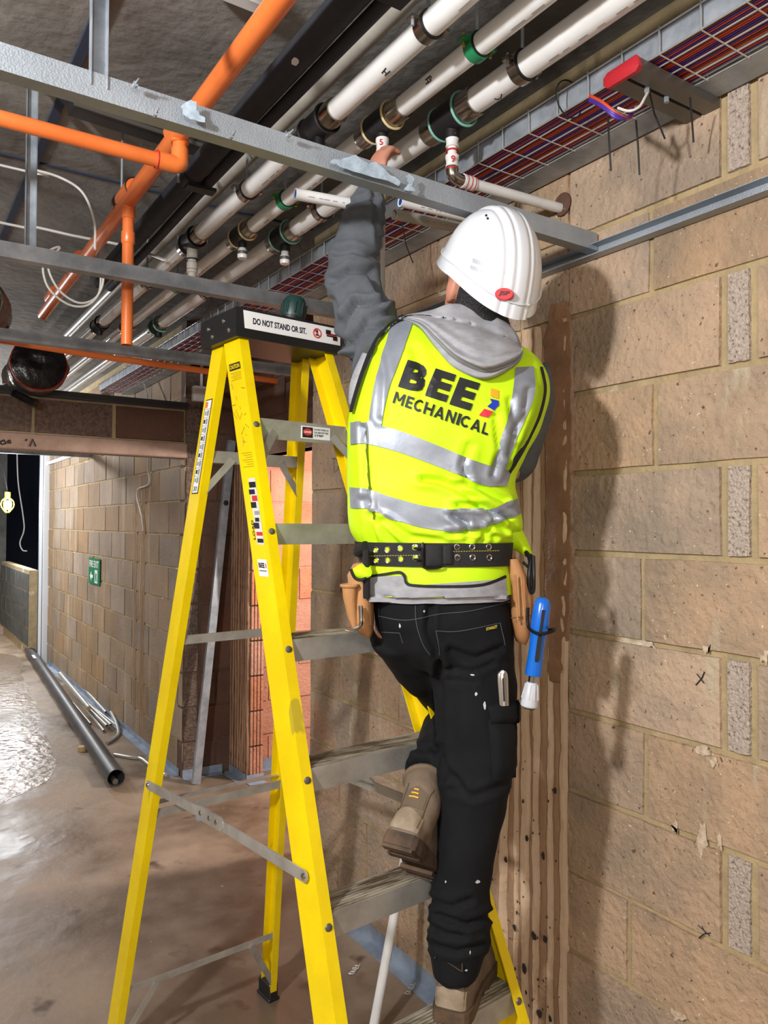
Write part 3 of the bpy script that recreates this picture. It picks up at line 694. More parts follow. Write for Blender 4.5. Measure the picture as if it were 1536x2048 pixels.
# --- capped droppers further along
def capped(X, Y, z0, z1, label):
    t = thing('capped_dropper', (X, Y, z1), label, 'pipe fitting', 'capped droppers')
    obj('stub', cyl((X, Y, z0), (X, Y, z1 + .01), .014, 16), M_whitepipe, t); obj('cap', lathe((X, Y, z1 + .03), (0, 0, -1), [(0, .012), (0, .018), (.006, .019), (.022, .019), (.03, .017)], 18), M_whitepipe, t)
    obj('printed_band', lathe((X, Y, z1 + .026), (0, 0, -1), [(0, .012), (0, .0193), (.012, .0193), (.012, .012)], 18), M_strut, t)
capped(PB[0], T_B2, 2.69, 2.645, 'short capped white stub under the middle pipe'); capped(PC[0], T_C2, 2.69, 2.63, 'short capped white stub under the right pipe')
t = thing('valve_dropper', (PA[0], T_A2, 2.56), 'grey ribbed connector hanging below the left pipe', 'pipe fitting')
obj('connector_body', lathe((PA[0], T_A2, 2.70), (0, 0, -1), [(0, .012), (0, .021), (.03, .021), (.034, .017), (.05, .017), (.054, .021), (.09, .021), (.094, .016), (.11, .016), (.11, .01)], 18), M_duskpipe, t)
for z in (2.66, 2.62): obj('black_collar', torus((PA[0], T_A2, z), (0, 0, 1), .0185, .003, 18, 6), M_black, t)

# --- loose small pipes between the studs (blue lined)
def small_pipe(a, b, r, label, blue=True, m_=M_whitepipe):
    a = np.asarray(a); b = np.asarray(b); t = thing('small_pipe', ((a + b) / 2 - V3(0, 0, r)), label, 'pipe')
    obj('pipe_wall', pipe_shell(a, b, r, .003, 18), m_, t)
    if blue: obj('blue_lining', pipe_shell(a + unit(b - a) * .002, b, r - .0028, .0015, 18), M_blueint, t)
    d = []; L = np.linalg.norm(b - a); ax = unit(b - a); up = unit(V3(0, 0, 1) - ax * ax[2]); sd = np.cross(ax, up)
    q = L * .2
    n_ = unit(-FWD - UPV * .4); n_ = unit(n_ - ax * (n_ @ ax))
    while q < L * .8:
        l = random.uniform(.004, .02); d.append(box(a + ax * q + n_ * (r + .0003), (l, .002, .0006), [ax, np.cross(n_, ax), n_])); q += l + random.uniform(.004, .012)
    obj('printed_text', join(d), M_greypr, t, kind='stuff')
small_pipe(P(590, 388, D=1.98), P(735, 414, D=2.06), .0150, 'small white pipe with blue lining poking out left of the raised wrist')
small_pipe(P(800, 404, D=2.02), P(990, 448, D=2.2), .0122, 'small white pipe with blue lining between the dropper and the helmet')
small_pipe(P(788, 428, D=2.10), P(960, 464, D=2.28), .0150, 'dusty small pipe just under the blue-lined one beside the helmet', False, M_duskpipe)

# --- black insulated pair, grey pipe above
ins = obj('insulated_pipe', tube([(.819, -.6, 2.775), (.819, 3.7, 2.775)], .034, 18), M_insul, None, 'thick black foam-insulated pipe overhead, between orange and white pipes', 'pipe')
obj('insulated_pipe', tube(catmull([(.875, -.6, 2.758), (.872, 1.4, 2.756), (.868, 2.3, 2.755), (.875, 3.0, 2.752), (.875, 3.7, 2.75)], 6), .017, 14), M_insul, None, 'thin black insulated pipe tucked beside the thick black one', 'pipe')
obj('grey_overhead_pipe', cyl((1.005, -.6, 2.885), (1.005, 7.5, 2.885), .028, 20), M_duskpipe, None, 'dusty grey pipe running high above the leftmost white pipe', 'pipe')
for Y, l in ((1.30, 'black bracket clip clasping the insulated pipe near the camera'), (2.40, 'black bracket clip on the insulated pipe beyond the orange elbow')):
    t = thing('insulation_clip', (.83, Y, 2.735), l, 'pipe clip', 'insulation clips')
    obj('clip_band', lathe((.819, Y - .028, 2.775), (0, 1, 0), [(0, .033), (0, .040), (.056, .040), (.056, .033)], 20), M_black, t)
    obj('clip_arm', box2((.80, Y - .02, 2.73), (.895, Y + .02, 2.742)), M_black, t); obj('threaded_rod', cyl((.775, Y, 2.74), (.775, Y, CEIL), .005, 8), M_galv, t)
    obj('nut', cyl((.775, Y, 2.80), (.775, Y, 2.83), .009, 6), M_galv, t)
q = V3(.819 - .02, 1.62, 2.775 - .033); obj('tie_head', box(q, (.012, .014, .01)), M_whcable, ins)

# --- orange waste pipe with branches
OX, OZ, OR = .665, 2.735, .0255
orp = obj('orange_waste_pipe', cyl((OX, -.6, OZ), (OX, 4.2, OZ - .03), OR, 24), M_orange, None, 'long orange plastic waste pipe running overhead beside the soffit', 'pipe')
def socket(Y, L=.05): obj('socket', lathe((OX, Y, OZ - .001), (0, 1, 0), [(0, OR), (0, OR + .006), (L, OR + .006), (L, OR)], 24), M_orange, orp)
socket(1.98, .12); socket(2.50, .13); socket(3.3, .06); socket(3.86, .12)
for Y in (2.50, 2.63, 3.36): obj('rubber_seal', torus((OX, Y, OZ - .002), (0, 1, 0), OR + .0055, .0025, 24, 6), M_black, orp)
yb = 2.06
obb = thing('orange_branch', (OX - .3, yb, 2.60), 'orange branch pipe with elbow running left from the waste pipe', 'pipe')
zb = 2.632
obj('drop', cyl((OX + .003, yb, OZ), (OX + .003, yb, zb + .02), .0195, 20), M_orange, obb)
obj('drop_socket', lathe((OX + .003, yb, OZ - .012), (0, 0, -1), [(0, .019), (0, .024), (.03, .024), (.03, .019)], 20), M_orange, obb)
obj('elbow', tube(catmull([(OX + .003, yb, zb + .045), (OX + .003, yb, zb + .012), (OX - .004, yb, zb + .002), (OX - .018, yb, zb), (OX - .06, yb, zb)], 6), .0235, 20), M_orange, obb)
obj('run', cyl((OX - .05, yb, zb), (-2.6, yb + .02, zb), .0195, 20), M_orange, obb)
obj('seal', torus((OX - .06, yb, zb), (1, 0, 0), .0235, .002, 20, 6), M_redpr, obb)
yd = 2.575
ov = thing('orange_drop_pipe', (OX, yd, 2.235), 'short vertical orange pipe hanging open behind the ladder top', 'pipe')
obj('tee_leg', cyl((OX, yd, OZ), (OX, yd, 2.655), .0215, 20), M_orange, ov)
obj('tail', pipe_shell((OX, yd, 2.66), (OX, yd, 2.237), .0185, .002, 20), M_orange, ov)
obj('tail_socket', lathe((OX, yd, 2.61), (0, 0, -1), [(0, .0185), (0, .022), (.035, .022), (.04, .0185)], 20), M_orange, ov)
obj('orange_cross_pipe', tube([(.35, 4.15, 2.545), (.9, 4.15, 2.52), (1.95, 4.16, 2.50)], .017, 16), M_orange, None, 'thin orange pipe crossing behind the third stud below the services', 'pipe')
t = thing('orange_pipe_clip', (OX, 2.44, 2.70), 'steel clip on the orange waste pipe by its vertical branch', 'pipe clamp')
obj('clip_band', lathe((OX, 2.655, OZ), (0, 1, 0), [(0, OR + .001), (0, OR + .0085), (.02, OR + .0085), (.02, OR + .001)], 22), M_steel, t); obj('rod', cyl((OX, 2.665, OZ + .03), (OX, 2.665, CEIL), .004, 8), M_galv, t)
# printed marks on the orange pipe
d = []; y = .9
while y < 1.9:
    l = random.uniform(.008, .03); an = math.radians(272); c = V3(OX + (OR + .0004) * math.cos(an), y, OZ + (OR + .0004) * math.sin(an)); d.append(box(c, (.003, l, .0006))); y += l + random.uniform(.006, .05)
obj('printed_marks', join(d), mat('brown_print', srgb(120, 50, 16), .6), orp, kind='stuff')

# --- lighting trunking on the soffit, light grey conduits and wires
t = thing('soffit_trunking', (.66, 2.65, CEIL - .07), 'dark metal trunking fixed across the soffit behind the orange pipe', 'trunking')
a, b = P(135, 215, Z=CEIL - .03), P(415, 300, Z=CEIL - .03)
obj('trunking_body', extrude([(0, 0), (.09, 0), (.09, .05), (0, .05)], V3(a[0], a[1], CEIL - .055), V3(b[0], b[1] + .02, CEIL - .055), (0, -1, 0), (0, 0, 1)), mat('dark_trunking', srgb(64, 66, 68), .45, .5), t, smooth=0)
obj('trunking_lip', extrude([(0, 0), (.006, 0), (.006, .012), (0, .012)], V3(a[0], a[1] - .092, CEIL - .066), V3(b[0], b[1] - .072, CEIL - .066), (0, -1, 0), (0, 0, 1)), M_strut, t, smooth=0)
t = thing('soffit_luminaire', P(455, 0, Z=CEIL - .05), 'white fitting on the soffit at the top edge', 'light fitting')
obj('fitting_body', cbox(P(462, -24, Z=CEIL - .03), (.18, .06, .05), .012), M_whitepipe, t)
def wire(name, pts, r, m_, label, k=8, cat='cable', group=None): return obj(name, tube(catmull(pts, k), r, 8), m_, None, label, cat, group)
wire('white_cable', [P(0, 330, Z=2.93) + V3(-1.8, 0, .02), P(0, 330, Z=2.93), P(60, 338, Z=2.90), P(120, 355, Z=2.86), P(165, 385, D=2.72), P(188, 440, D=2.66), P(190, 498, D=2.6)], .0045, M_whcable, 'white cable curving over the soffit and down to the second stud')
wire('white_cable', [P(-40, 436, D=3.2) + V3(-1.8, .1, .1), P(-40, 436, D=3.2), P(60, 452, D=3.25), P(150, 472, D=3.3), P(250, 492, D=3.35), P(330, 520, D=3.02)], .006, M_whcable, 'white cable slung across the soffit above the second stud')
wire('cable_loop', [P(205, 520, D=3.02), P(205, 570, D=3.02), P(180, 608, D=3.02), P(140, 610, D=3.02), P(100, 580, D=3.02), P(86, 540, D=3.02), P(95, 505, D=3.02), P(120, 495, D=3.03), P(96, 530, D=3.05), P(118, 580, D=3.05), P(160, 606, D=3.05), P(196, 590, D=3.05), P(202, 540, D=3.05), P(200, 500, D=3.05)], .0045, M_whcable, 'loose loop of white cable dangling between second and third stud')
# big flexible ducts at the left
dc = P(78, 728, D=4.35); ax = unit(RIGHT * .5 - FWD * .87)
t = thing('flexible_duct', dc - V3(0, 0, .16), 'crumpled foil duct with a black covered mouth above the corridor lintel', 'duct')
W = []
for i in range(26):
    s = i / 25; W.append((-.75 * (1 - s) - 0.0, .135 + .012 * math.sin(i * 2.4) + (.012 if i > 22 else 0)))
dv, df = lathe(dc, ax, W, 28)
dv = dv + np.array([[.02 * noise.noise(Vector(p * 9)), .02 * noise.noise(Vector(p * 9 + 5)), .02 * noise.noise(Vector(p * 9 + 9))] for p in dv])
obj('foil_sleeve', (dv, df), M_duct, t, smooth=60)
def bagf(u, v):
    r = .145 * (1 - v); a = 2 * math.pi * u; uu = unit(np.cross(ax, V3(0, 0, 1))); ww = np.cross(ax, uu)
    p = dc + r * (math.cos(a) * uu + math.sin(a) * ww) + ax * (.01 + .02 * math.sin(v * 2.5))
    return p + ax * .014 * noise.noise(Vector(p * 14))
obj('black_cover', grid(bagf, 36, 14, True), M_bag, t, smooth=70)
obj('red_rim', torus(dc + ax * .004, ax, .147, .005, 32, 6), M_redpr, t)
wire('black_cable_bundle', [P(10, 775, D=4.5), P(35, 790, D=4.45), P(60, 802, D=4.4), P(74, 806, D=4.38)], .022, M_bag, 'short black hose drooping over the lintel beneath the foil duct', 6, 'hose')
dc2 = P(-62, 585, D=3.2)
t = thing('flexible_duct', dc2 - V3(0, 0, .14), 'black ended duct cut off by the left picture edge', 'duct')
obj('duct_mouth', lathe(dc2, unit(-FWD + RIGHT * .3), [(-.4, .10), (-.1, .105), (0, .108), (.004, .09), (-.05, .08)], 24), M_bag, t); obj('hanging_strap', box2(dc2 + V3(-.02, .14, .1), (dc2[0] + .02, dc2[1] + .143, CEIL)), M_galv, t, smooth=0); obj('tape_wrap', lathe(dc2, unit(-FWD + RIGHT * .3), [(-.3, .112), (-.28, .118), (-.12, .12), (-.1, .112)], 24), M_duct, t)
# box and conduit at the recess
q = P(400, 788, Y=4.88); t = thing('junction_box', q - V3(0, 0, .06), 'white square junction box high on the brown wall', 'box'); obj('box_body', cbox(q, (.1, .05, .1), .006), M_label, t); obj('conduit', cyl(q + V3(.01, 0, .05), q + V3(.01, 0, .3), .01, 10), M_whcable, t)
wire('wall_wire', [P(297, 905, X=1.635), P(297, 940, X=1.635), P(297, 968, X=1.635), P(276, 978, X=1.632), P(274, 995, X=1.632), P(283, 1030, X=1.632), P(286, 1062, X=1.634)], .006, M_whcable, 'thin white cable hanging loose on the corridor blockwork')
wire('wall_wire', [P(288, 765, D=5.6), P(294, 790, D=5.5), P(297, 815, D=5.4), P(297, 850, D=5.2)], .006, M_whcable, 'thin white cable coming down to the dark track above the lintel')

# ================================================================== CABLE BASKET AND CABLES
TZ = 2.672; TX0, TX1 = 1.388, 1.556; TY0, TY1 = -.4, 6.2
tray = thing('cable_basket', (1.47, 2.5, TZ), 'galvanised wire cable basket full of cables along the wall top', 'cable tray')
M_wire = mat('bright_basket_wire', srgb(214, 216, 216), .3, .7)
for x, z in ((TX0, TZ), (TX0, TZ + .055), (TX1, TZ), (TX1, TZ + .055), ((TX0 + TX1) / 2, TZ), (TX0 + .04, TZ), (TX1 - .04, TZ)):
    obj('long_wire', cyl((x, TY0, z - .002), (x, TY1, z - .002), .002, 6), M_wire, tray)
y = TY0 + .05; proto = None
while y < TY1:
    if proto is None:
        proto = obj('cross_wire', tube([(TX0 - .002, y, TZ + .057), (TX0 - .002, y, TZ - .004), (TX1 + .002, y, TZ - .004), (TX1 + .002, y, TZ + .057)], .0018, 6), M_wire, tray); y00 = y
    else:
        c = proto.copy(); COL.objects.link(c); c.parent = tray; c.location = (0, y - y00, 0)
    y += .1
obj('steel_divider', box2((TX0 + .008, TY0, TZ + .002), (TX0 + .011, TY1, TZ + .062)), M_galv, tray, smooth=0)
obj('steel_trunking', box2((TX1 + .004, TY0, TZ - .004), (WX - .01, TY1, TZ + .04)), M_galv, tray, smooth=0)
cols = [M_rdcable, M_pucable, M_orcable, M_pucable, M_orcable, M_rdcable, M_orcable, M_orcable, M_pucable, M_pucable, M_orcable, M_rdcable, M_pucable, M_orcable, M_rdcable, M_orcable, M_whcable, M_rdcable, M_orcable, M_pucable, M_whcable]
names = {M_rdcable: 'dark red', M_pucable: 'purple', M_orcable: 'orange', M_whcable: 'white'}
nC = 21; ORD = ['first', 'second', 'third', 'fourth', 'fifth', 'sixth', 'seventh', 'eighth', 'ninth', 'tenth', 'eleventh', 'twelfth']; cnt = {}
def cable(i, n, m_, x0, dz, layer):
    pts = []; r = (.0029, .0026, .0031)[i % 3]
    for k in range(30):
        y = TY0 + (TY1 - TY0) * k / 29
        pts.append((x0 + .004 * noise.noise(Vector((3.3 * layer, y * .9, 0))), y, TZ + r + .0012 + dz + .004 * abs(noise.noise(Vector((layer, y * .7, 4))))))
    key = (m_, layer); c = cnt.get(key, 0); cnt[key] = c + 1
    obj('data_cable', tube(pts, r, 6), m_, None, '%s %s cable from the pipe side in the %s layer of the wire basket' % (ORD[c], names[m_], layer_names[layer]), 'cable', names[m_] + ' cables in the basket', smooth=60)
layer_names = ['bottom', 'upper']
for i in range(nC): cable(i, nC, cols[i], TX0 + .017 + (TX1 - TX0 - .024) * i / (nC - 1), 0, 0)
for i in range(12): cable(i, 12, [M_pucable, M_orcable, M_rdcable, M_orcable, M_pucable, M_rdcable][i % 6], TX0 + .022 + (TX1 - TX0 - .05) * i / 11, .0105, 1)
# tail of cable looping out of the basket
for i, (m_, dz) in enumerate(((M_orcable, 0), (M_pucable, 4), (M_pucable, 9))):
    wire('loose_cable', [P(1180, 192 + dz, D=1.78), P(1205, 205 + dz, D=1.72), P(1232, 226 + dz, D=1.70), P(1256, 238 - dz * .3, D=1.72), P(1266, 226 - dz, D=1.78)], .004, m_, ('orange', 'upper purple', 'lower purple')[i] + ' cable looping out under the basket beside the red-capped strut')
wire('loose_cable', [P(1236, 216, D=1.74), P(1258, 222, D=1.72), P(1278, 214, D=1.72), P(1290, 195, D=1.73), P(1298, 180, D=1.75)], .003, M_whcable, 'white cable curling out of the basket beside the red-capped strut')
# strut brackets with red caps
t = thing('strut_bracket', (1.5, 1.1, 2.634), 'double strut bracket with a red end cap under the cable basket', 'bracket')
for yy in (1.078, 1.128):
    obj('strut_channel', extrude([(0, 0), (.041, 0), (.041, .021), (.031, .021), (.031, .018), (.038, .018), (.038, .003), (.003, .003), (.003, .018), (.010, .018), (.010, .021), (0, .021)], (TX0 - .03, yy, 2.646), (WX - .002, yy, 2.646), (0, 1, 0), (0, 0, 1)), M_strut, t, smooth=0)
cv, cf = cbox((TX0 - .03, 1.124, 2.655), (.03, .098, .034), .009); cv = cv + np.array([[.004 * nz(p, 60), .004 * nz(p, 60, 2), .004 * nz(p, 60, 4)] for p in cv])
obj('red_cap', (cv, cf), M_redcap, t)
for x in (TX0 + .05, TX0 + .12): obj('bolt', cyl((x, 1.122, 2.648), (x, 1.122, 2.634), .006, 6), M_galv, t)
for i, (a, b, c, l) in enumerate((((1296, 170), (1308, 225), (1330, 278), 'black cable tie tail hanging under the strut bracket'), ((1380, 195), (1384, 240), (1387, 285), 'dark tie tail hanging on the wall right of the strut bracket'),
                              ((1216, 232), (1218, 280), (1222, 342), 'thin black tie tail hanging left of the loose loop'), ((1272, 240), (1276, 290), (1279, 350), 'thin black tie tail hanging right of the loose loop'), ((803, 440), (812, 490), (826, 526), 'black tie tail hanging beside the dropper pipe'))):
    D_ = 1.74 if i < 4 else 2.55
    obj('cable_tie', tube([P(*a, D=D_), P(*b, D=D_ + .03), P(*c, D=D_ + .05)], .0022, 6), M_bkcable, None, l, 'cable tie')
obj('cable_tie', torus(V3((TX0 + .0), 1.31, TZ + .02), (0, 1, 0), .045, .002, 20, 6), M_bkcable, None, 'black tie looped round the basket edge near the right pipe', 'cable tie')

# ================================================================== STEPLADDER
LX0, LY0, LTH, LZT = .925, 2.006, .100, 2.157
LC, LS = math.cos(LTH), math.sin(LTH)
SD = V3(LC, LS, 0); TD = V3(-LS, LC, 0)                     # along the treads / away from the camera
def LP(s, t, z): return V3(LX0, LY0, 0) + s * SD + t * TD + V3(0, 0, z)
def rail_st(r, z):
    k = z / LZT
    if r in 'AB': t = -.952 + .872 * k; w_ = .285 + (.150 - .285) * k
    else: t = .423 + (.020 - .423) * k; w_ = .289 + (.142 - .289) * k
    return (-w_ if r in 'AC' else w_), t
def RP(r, z, ds=0., dt=0.): s, t = rail_st(r, z); return LP(s + ds, t + dt, z)
lad = thing('stepladder', LP(0, -.2, 0), 'tall yellow fibreglass stepladder with aluminium treads and black top cap', 'ladder')
def rail(r, web, fl, z0, z1):
    sgn = 1 if r in 'AC' else -1; a, b = RP(r, z0), RP(r, z1)
    pl = channel_poly(web, fl, .004)
    return obj('front_rail' if r in 'AB' else 'rear_rail', extrude([(sgn * u, v) for u, v in pl], a, b, SD, TD), M_yellow, lad, smooth=0)
rA = rail('A', .088, .027, .02, 2.165); rB = rail('B', .088, .027, .02, 2.165)
rC = rail('C', .066, .024, .03, 2.165); rD = rail('D', .066, .024, .03, 2.165)
for r in 'ABCD':
    web = .088 if r in 'AB' else .066; sgn = 1 if r in 'AC' else -1
    c = RP(r, .0, sgn * .013, web / 2)
    obj('foot', join([cbox(c + V3(0, 0, .03), (.036, web + .012, .06), .005, [SD, TD, V3(0, 0, 1)]), cbox(c + V3(0, 0, .006), (.044, web + .02, .012), .003, [SD, TD, V3(0, 0, 1)])]), M_capblk, lad)
# treads
for i, z in enumerate((.317, .585, .853, 1.118, 1.384, 1.652, 1.923)):
    sa, t = rail_st('A', z); sb = -sa; dp = .082; hgt = .052
    sa += .004; sb -= .004
    low = i < 4
    pl = [(0, 0), (dp, 0), (dp, -.030), (dp - .003, -.030), (dp - .003, -.003), (.003, -.003), (.003, -hgt), (0, -hgt)]
    a = LP(sa, t + .003, z); b = LP(sb, t + .003, z)
    tr = obj('tread', extrude(pl, a, b, TD, V3(0, 0, 1)), M_alu, lad, smooth=0)
    if low or i == 4:
        for k in range(8):
            c = LP((sa + sb) / 2, t + .010 + k * .0092, z + .0018); obj('tread_rib', cbox(c, (sb - sa - .008, .0062, .0042), .001, [SD, TD, V3(0, 0, 1)]), M_tread, tr)
    for q, s in (('A', 1), ('B', -1)):
        c = RP(q, z - .02, s * .014, -.0005); obj('rivet', lathe(c + TD * .001, -TD, [(0, .009), (.003, .008), (.005, .004)], 10), M_strut, tr)
    if i in (6, 0):
        for s, q in ((-1, 'A'), (1, 'B')):
            a_ = LP(s * (sb - .07), t + .006, z - .03); b_ = RP(q, z - .12, -s * .012, .01)
            obj('tread_brace', extrude([(-.011, 0), (.011, 0), (.011, .003), (-.011, .003)], a_, b_, unit(np.cross(b_ - a_, TD)), -TD), M_alu, tr, smooth=0)
# rear horizontals
def zC(py):
    lo, hi = .02, 2.15
    for _ in range(40):
        mid = (lo + hi) / 2
        if proj(RP('C', mid))[1] > py: lo = mid
        else: hi = mid
    return lo
for py, hh, two in ((912, .034, 0), (1282, .026, 0), (1632, .026, 1), (1988, .02, 0)):
    z = zC(py); sc, tc_ = rail_st('C', z); sd_ = -sc
    rb = obj('rear_horizontal', extrude([(0, 0), (.03, 0), (.03, .003), (.003, .003), (.003, hh), (0, hh)], LP(sc + .004, tc_ + .004, z - hh / 2), LP(sd_ - .004, tc_ + .004, z - hh / 2), TD, V3(0, 0, 1)), M_alu, lad, smooth=0)
    if two: obj('rear_horizontal', extrude([(0, 0), (.028, 0), (.028, .003), (0, .003)], LP(sc + .004, tc_ + .045, z + .012), LP(sd_ - .004, tc_ + .045, z + .012), TD, V3(0, 0, 1)), M_alu, lad, smooth=0)
    if py in (912, 1988):
        for s, q in ((-1, 'C'), (1, 'D')):
            z2 = z - (.10 if py == 912 else .20)
            if z2 < .05: z2 = .06
            a_ = LP(s * (abs(sc) - (.085 if py == 912 else .11)), tc_ + .002, z - .005); b_ = RP(q, z2, -s * .012, .004)
            obj('rear_brace', extrude([(-.010, 0), (.010, 0), (.010, .003), (-.010, .003)], a_, b_, unit(np.cross(b_ - a_, TD)), -TD), M_alu, rb, smooth=0)
# spreaders
def zA_at(r, py):
    lo, hi = .05, 2.15
    for _ in range(40):
        mid = (lo + hi) / 2
        if proj(RP(r, mid, 0, .03))[1] > py: lo = mid
        else: hi = mid
    return lo
def bar(a, b, wd, th, nrm):
    a = np.asarray(a); b = np.asarray(b); n_ = unit(nrm); d = unit(b - a); v = unit(np.cross(n_, d))
    n = 6; poly = []
    pts = [a + v * wd / 2 * math.sin(t) - d * wd / 2 * math.cos(t) for t in np.linspace(math.pi / 2, -math.pi / 2, n)] + [b - v * wd / 2 * math.sin(t) + d * wd / 2 * math.cos(t) for t in np.linspace(math.pi / 2, -math.pi / 2, n)]
    V = np.array(pts + [p + n_ * th for p in pts]); m2 = len(pts)
    return V, [(i, (i + 1) % m2, m2 + (i + 1) % m2, m2 + i) for i in range(m2)] + [tuple(range(m2)), tuple(range(2 * m2 - 1, m2 - 1, -1))]
zc, za = zC(1574), zA_at('A', 1752)
for q, fq, s in (('C', 'A', -1), ('D', 'B', 1)):
    a = RP(q, zc, s * .004, .028); b = RP(fq, za, s * .004, .034); k = .42; mid = a + (b - a) * k + V3(0, 0, .008)
    nrm = SD * s
    sp_ = obj('spreader_bar', join([bar(a, mid, .026, .004, nrm), bar(mid - (b - a) * .02, b, .026, .004, nrm)]), M_alu, lad, smooth=0)
    obj('hinge_plate', bar(mid - (b - a) * .012, mid + (b - a) * .13, .034, .006, nrm), M_alu, sp_, smooth=0)
    obj('hinge_stop', box(mid + V3(0, 0, -.014) - (b - a) * .02, (.012, .02, .018)), M_galv, sp_)
    for pt in (a, b, mid, mid + (b - a) * .06, mid + (b - a) * .105):
        obj('rivet', lathe(pt + nrm * .003, nrm, [(0, .008), (.004, .0065), (.006, .003)], 10), M_chrome, sp_)
# top cap
zc0, zc1 = 2.135, 2.222
def capring(s0, t0, t1, z): return [LP(-s0, t0, z), LP(s0, t0, z), LP(s0, t1, z), LP(-s0, t1, z)]
cp = obj('top_cap', loft([capring(.166, -.098, .104, zc0 + .008), capring(.170, -.104, .108, zc0 + .03), capring(.170, -.102, .106, zc1 - .006), capring(.165, -.097, .10, zc1)]), M_capblk, lad, smooth=0)
for s in (-1, 1):
    for (t, z) in ((-.062, 2.165), (-.03, 2.195), (.035, 2.165), (.06, 2.19)):
        obj('rivet', lathe(LP(s * .169, t, z), SD * s, [(0, .007), (.003, .006), (.005, .003)], 10), M_chrome, cp)
fc = -TD
def cap_pt(s, z, l=.001): return LP(s, -.1045 - l, z)
obj('warning_label', loft([[cap_pt(-.145, 2.166), cap_pt(.163, 2.166), cap_pt(.163, 2.213), cap_pt(-.150, 2.213)], [cap_pt(-.145, 2.166, .0), cap_pt(.163, 2.166, .0), cap_pt(.163, 2.213, 0), cap_pt(-.150, 2.213, 0)]]), M_label, cp, smooth=0)
plane_text('label_lettering', 'DO NOT STAND OR SIT.', cap_pt(-.122, 2.180, .002), SD, V3(0, 0, 1), .168, .017, M_navy, cp, bold=.025)
c = cap_pt(.082, 2.189, .002)
obj('prohibition_ring', join([torus(c, TD, .0125, .0016, 20, 5), box(c, (.024, .001, .003), [unit(SD + V3(0, 0, -1)), TD, unit(SD + V3(0, 0, 1))])]), M_rlabel, cp)
obj('figure_icon', join([box(c + V3(0, 0, .004), (.005, .0008, .010), [SD, TD, V3(0, 0, 1)]), box(c + V3(0, 0, -.005), (.010, .0008, .004), [SD, TD, V3(0, 0, 1)])]), M_ink, cp, smooth=0)
c = cap_pt(.132, 2.190, .002)
obj('safety_pictogram', join([box(c + SD * -.012 + V3(0, 0, .008), (.016, .001, .012), [SD, TD, V3(0, 0, 1)]), box(c, (.034, .001, .009), [SD, TD, V3(0, 0, 1)]), box(c + SD * .012 + V3(0, 0, -.008), (.014, .001, .010), [SD, TD, V3(0, 0, 1)])]), M_ink, cp, smooth=0)
obj('pictogram_stripe', box(c + TD * -.0012, (.034, .0006, .003), [SD, TD, V3(0, 0, 1)]), M_rlabel, cp, smooth=0)
# stickers on the rails. local frame on web of a rail: along the rail (up) and along TD
def rail_frame(r):
    a, b = RP(r, .1), RP(r, 2.1); return unit(b - a)
upA = rail_frame('A'); upC = rail_frame('C')
def web_pt(r, z, dt, l=.0008): return RP(r, z, -.0 - l, dt)
def sticker(name, r, z0, z1, d0, d1, m_, parent, l=.0008): return obj(name, (np.array([web_pt(r, z0, d1, l), web_pt(r, z0, d0, l), web_pt(r, z1, d0, l), web_pt(r, z1, d1, l)]), [(0, 1, 2, 3)]), m_, parent, smooth=0)
def web_text(name, s, r, z0, z1, d0, d1, m_, parent, vertical=False, bold=.02, l=.0014):
    W, Fc = fit_text(s, 0, 1, 0, 1, bold); V = []
    for x, y, _ in W:
        if vertical: V.append(web_pt(r, z0 + (z1 - z0) * x, d0 + (d1 - d0) * y, l))          # reads upwards
        else: V.append(web_pt(r, z0 + (z1 - z0) * y, d1 + (d0 - d1) * x, l))
    return obj(name, (np.array(V), Fc), m_, parent, smooth=0)
sticker('caution_panel', 'A', 2.058, 2.078, .014, .074, M_ink, rA); web_text('caution_lettering', 'CAUTION', 'A', 2.062, 2.074, .018, .070, M_yellow, rA, bold=.03)
for k in range(5): sticker('caution_text_line', 'A', 2.05 - k * .005, 2.0515 - k * .005, .016, .072 - (k % 2) * .01, M_ochre, rA)
ic = []
for k in range(16):
    p0 = web_pt('A', 1.85 + .16 * random.random(), .02 + .05 * random.random(), .001); p1 = p0 + TD * random.uniform(-.02, .02) + upA * random.uniform(-.03, .03); ic.append(tube([p0, p1], .0011, 4))
obj('caution_diagram', join(ic), M_ochre, rA, kind='stuff')
for k in range(7): sticker('caution_text_line', 'A', 1.83 - k * .006, 1.8315 - k * .006, .016, .070 - (k % 3) * .01, M_ochre, rA)
rs = random.Random(4)
sticker('brand_sticker', 'A', 1.60, 1.765, .018, .052, mat('silver_sticker', srgb(214, 214, 206), .35), rA)
for k in range(9):
    z = 1.605 + k * .017; sticker('sticker_patch', 'A', z, z + rs.uniform(.008, .015), .018 + rs.uniform(0, .014), .04 + rs.uniform(0, .02), [M_ink, M_rlabel, M_navy, M_ink, M_greypr][k % 5], rA, .0013)
web_text('sticker_lettering', 'LOAD', 'A', 1.612, 1.66, .056, .066, M_ink, rA, True)
sticker('company_sticker', 'A', 1.525, 1.565, .018, .062, M_label, rA); web_text('company_lettering', 'BEE', 'A', 1.545, 1.557, .030, .058, M_ink, rA, bold=.04); sticker('company_rule', 'A', 1.537, 1.539, .024, .058, M_ink, rA, .0013)
sticker('chevron_mark', 'A', 1.545, 1.556, .022, .026, M_rlabel, rA, .0013)
sticker('pictogram_strip_edge', 'C', 1.735, 2.0, .012, .052, M_ink, rC); sticker('pictogram_strip', 'C', 1.738, 1.997, .015, .049, M_label, rC, .0012)
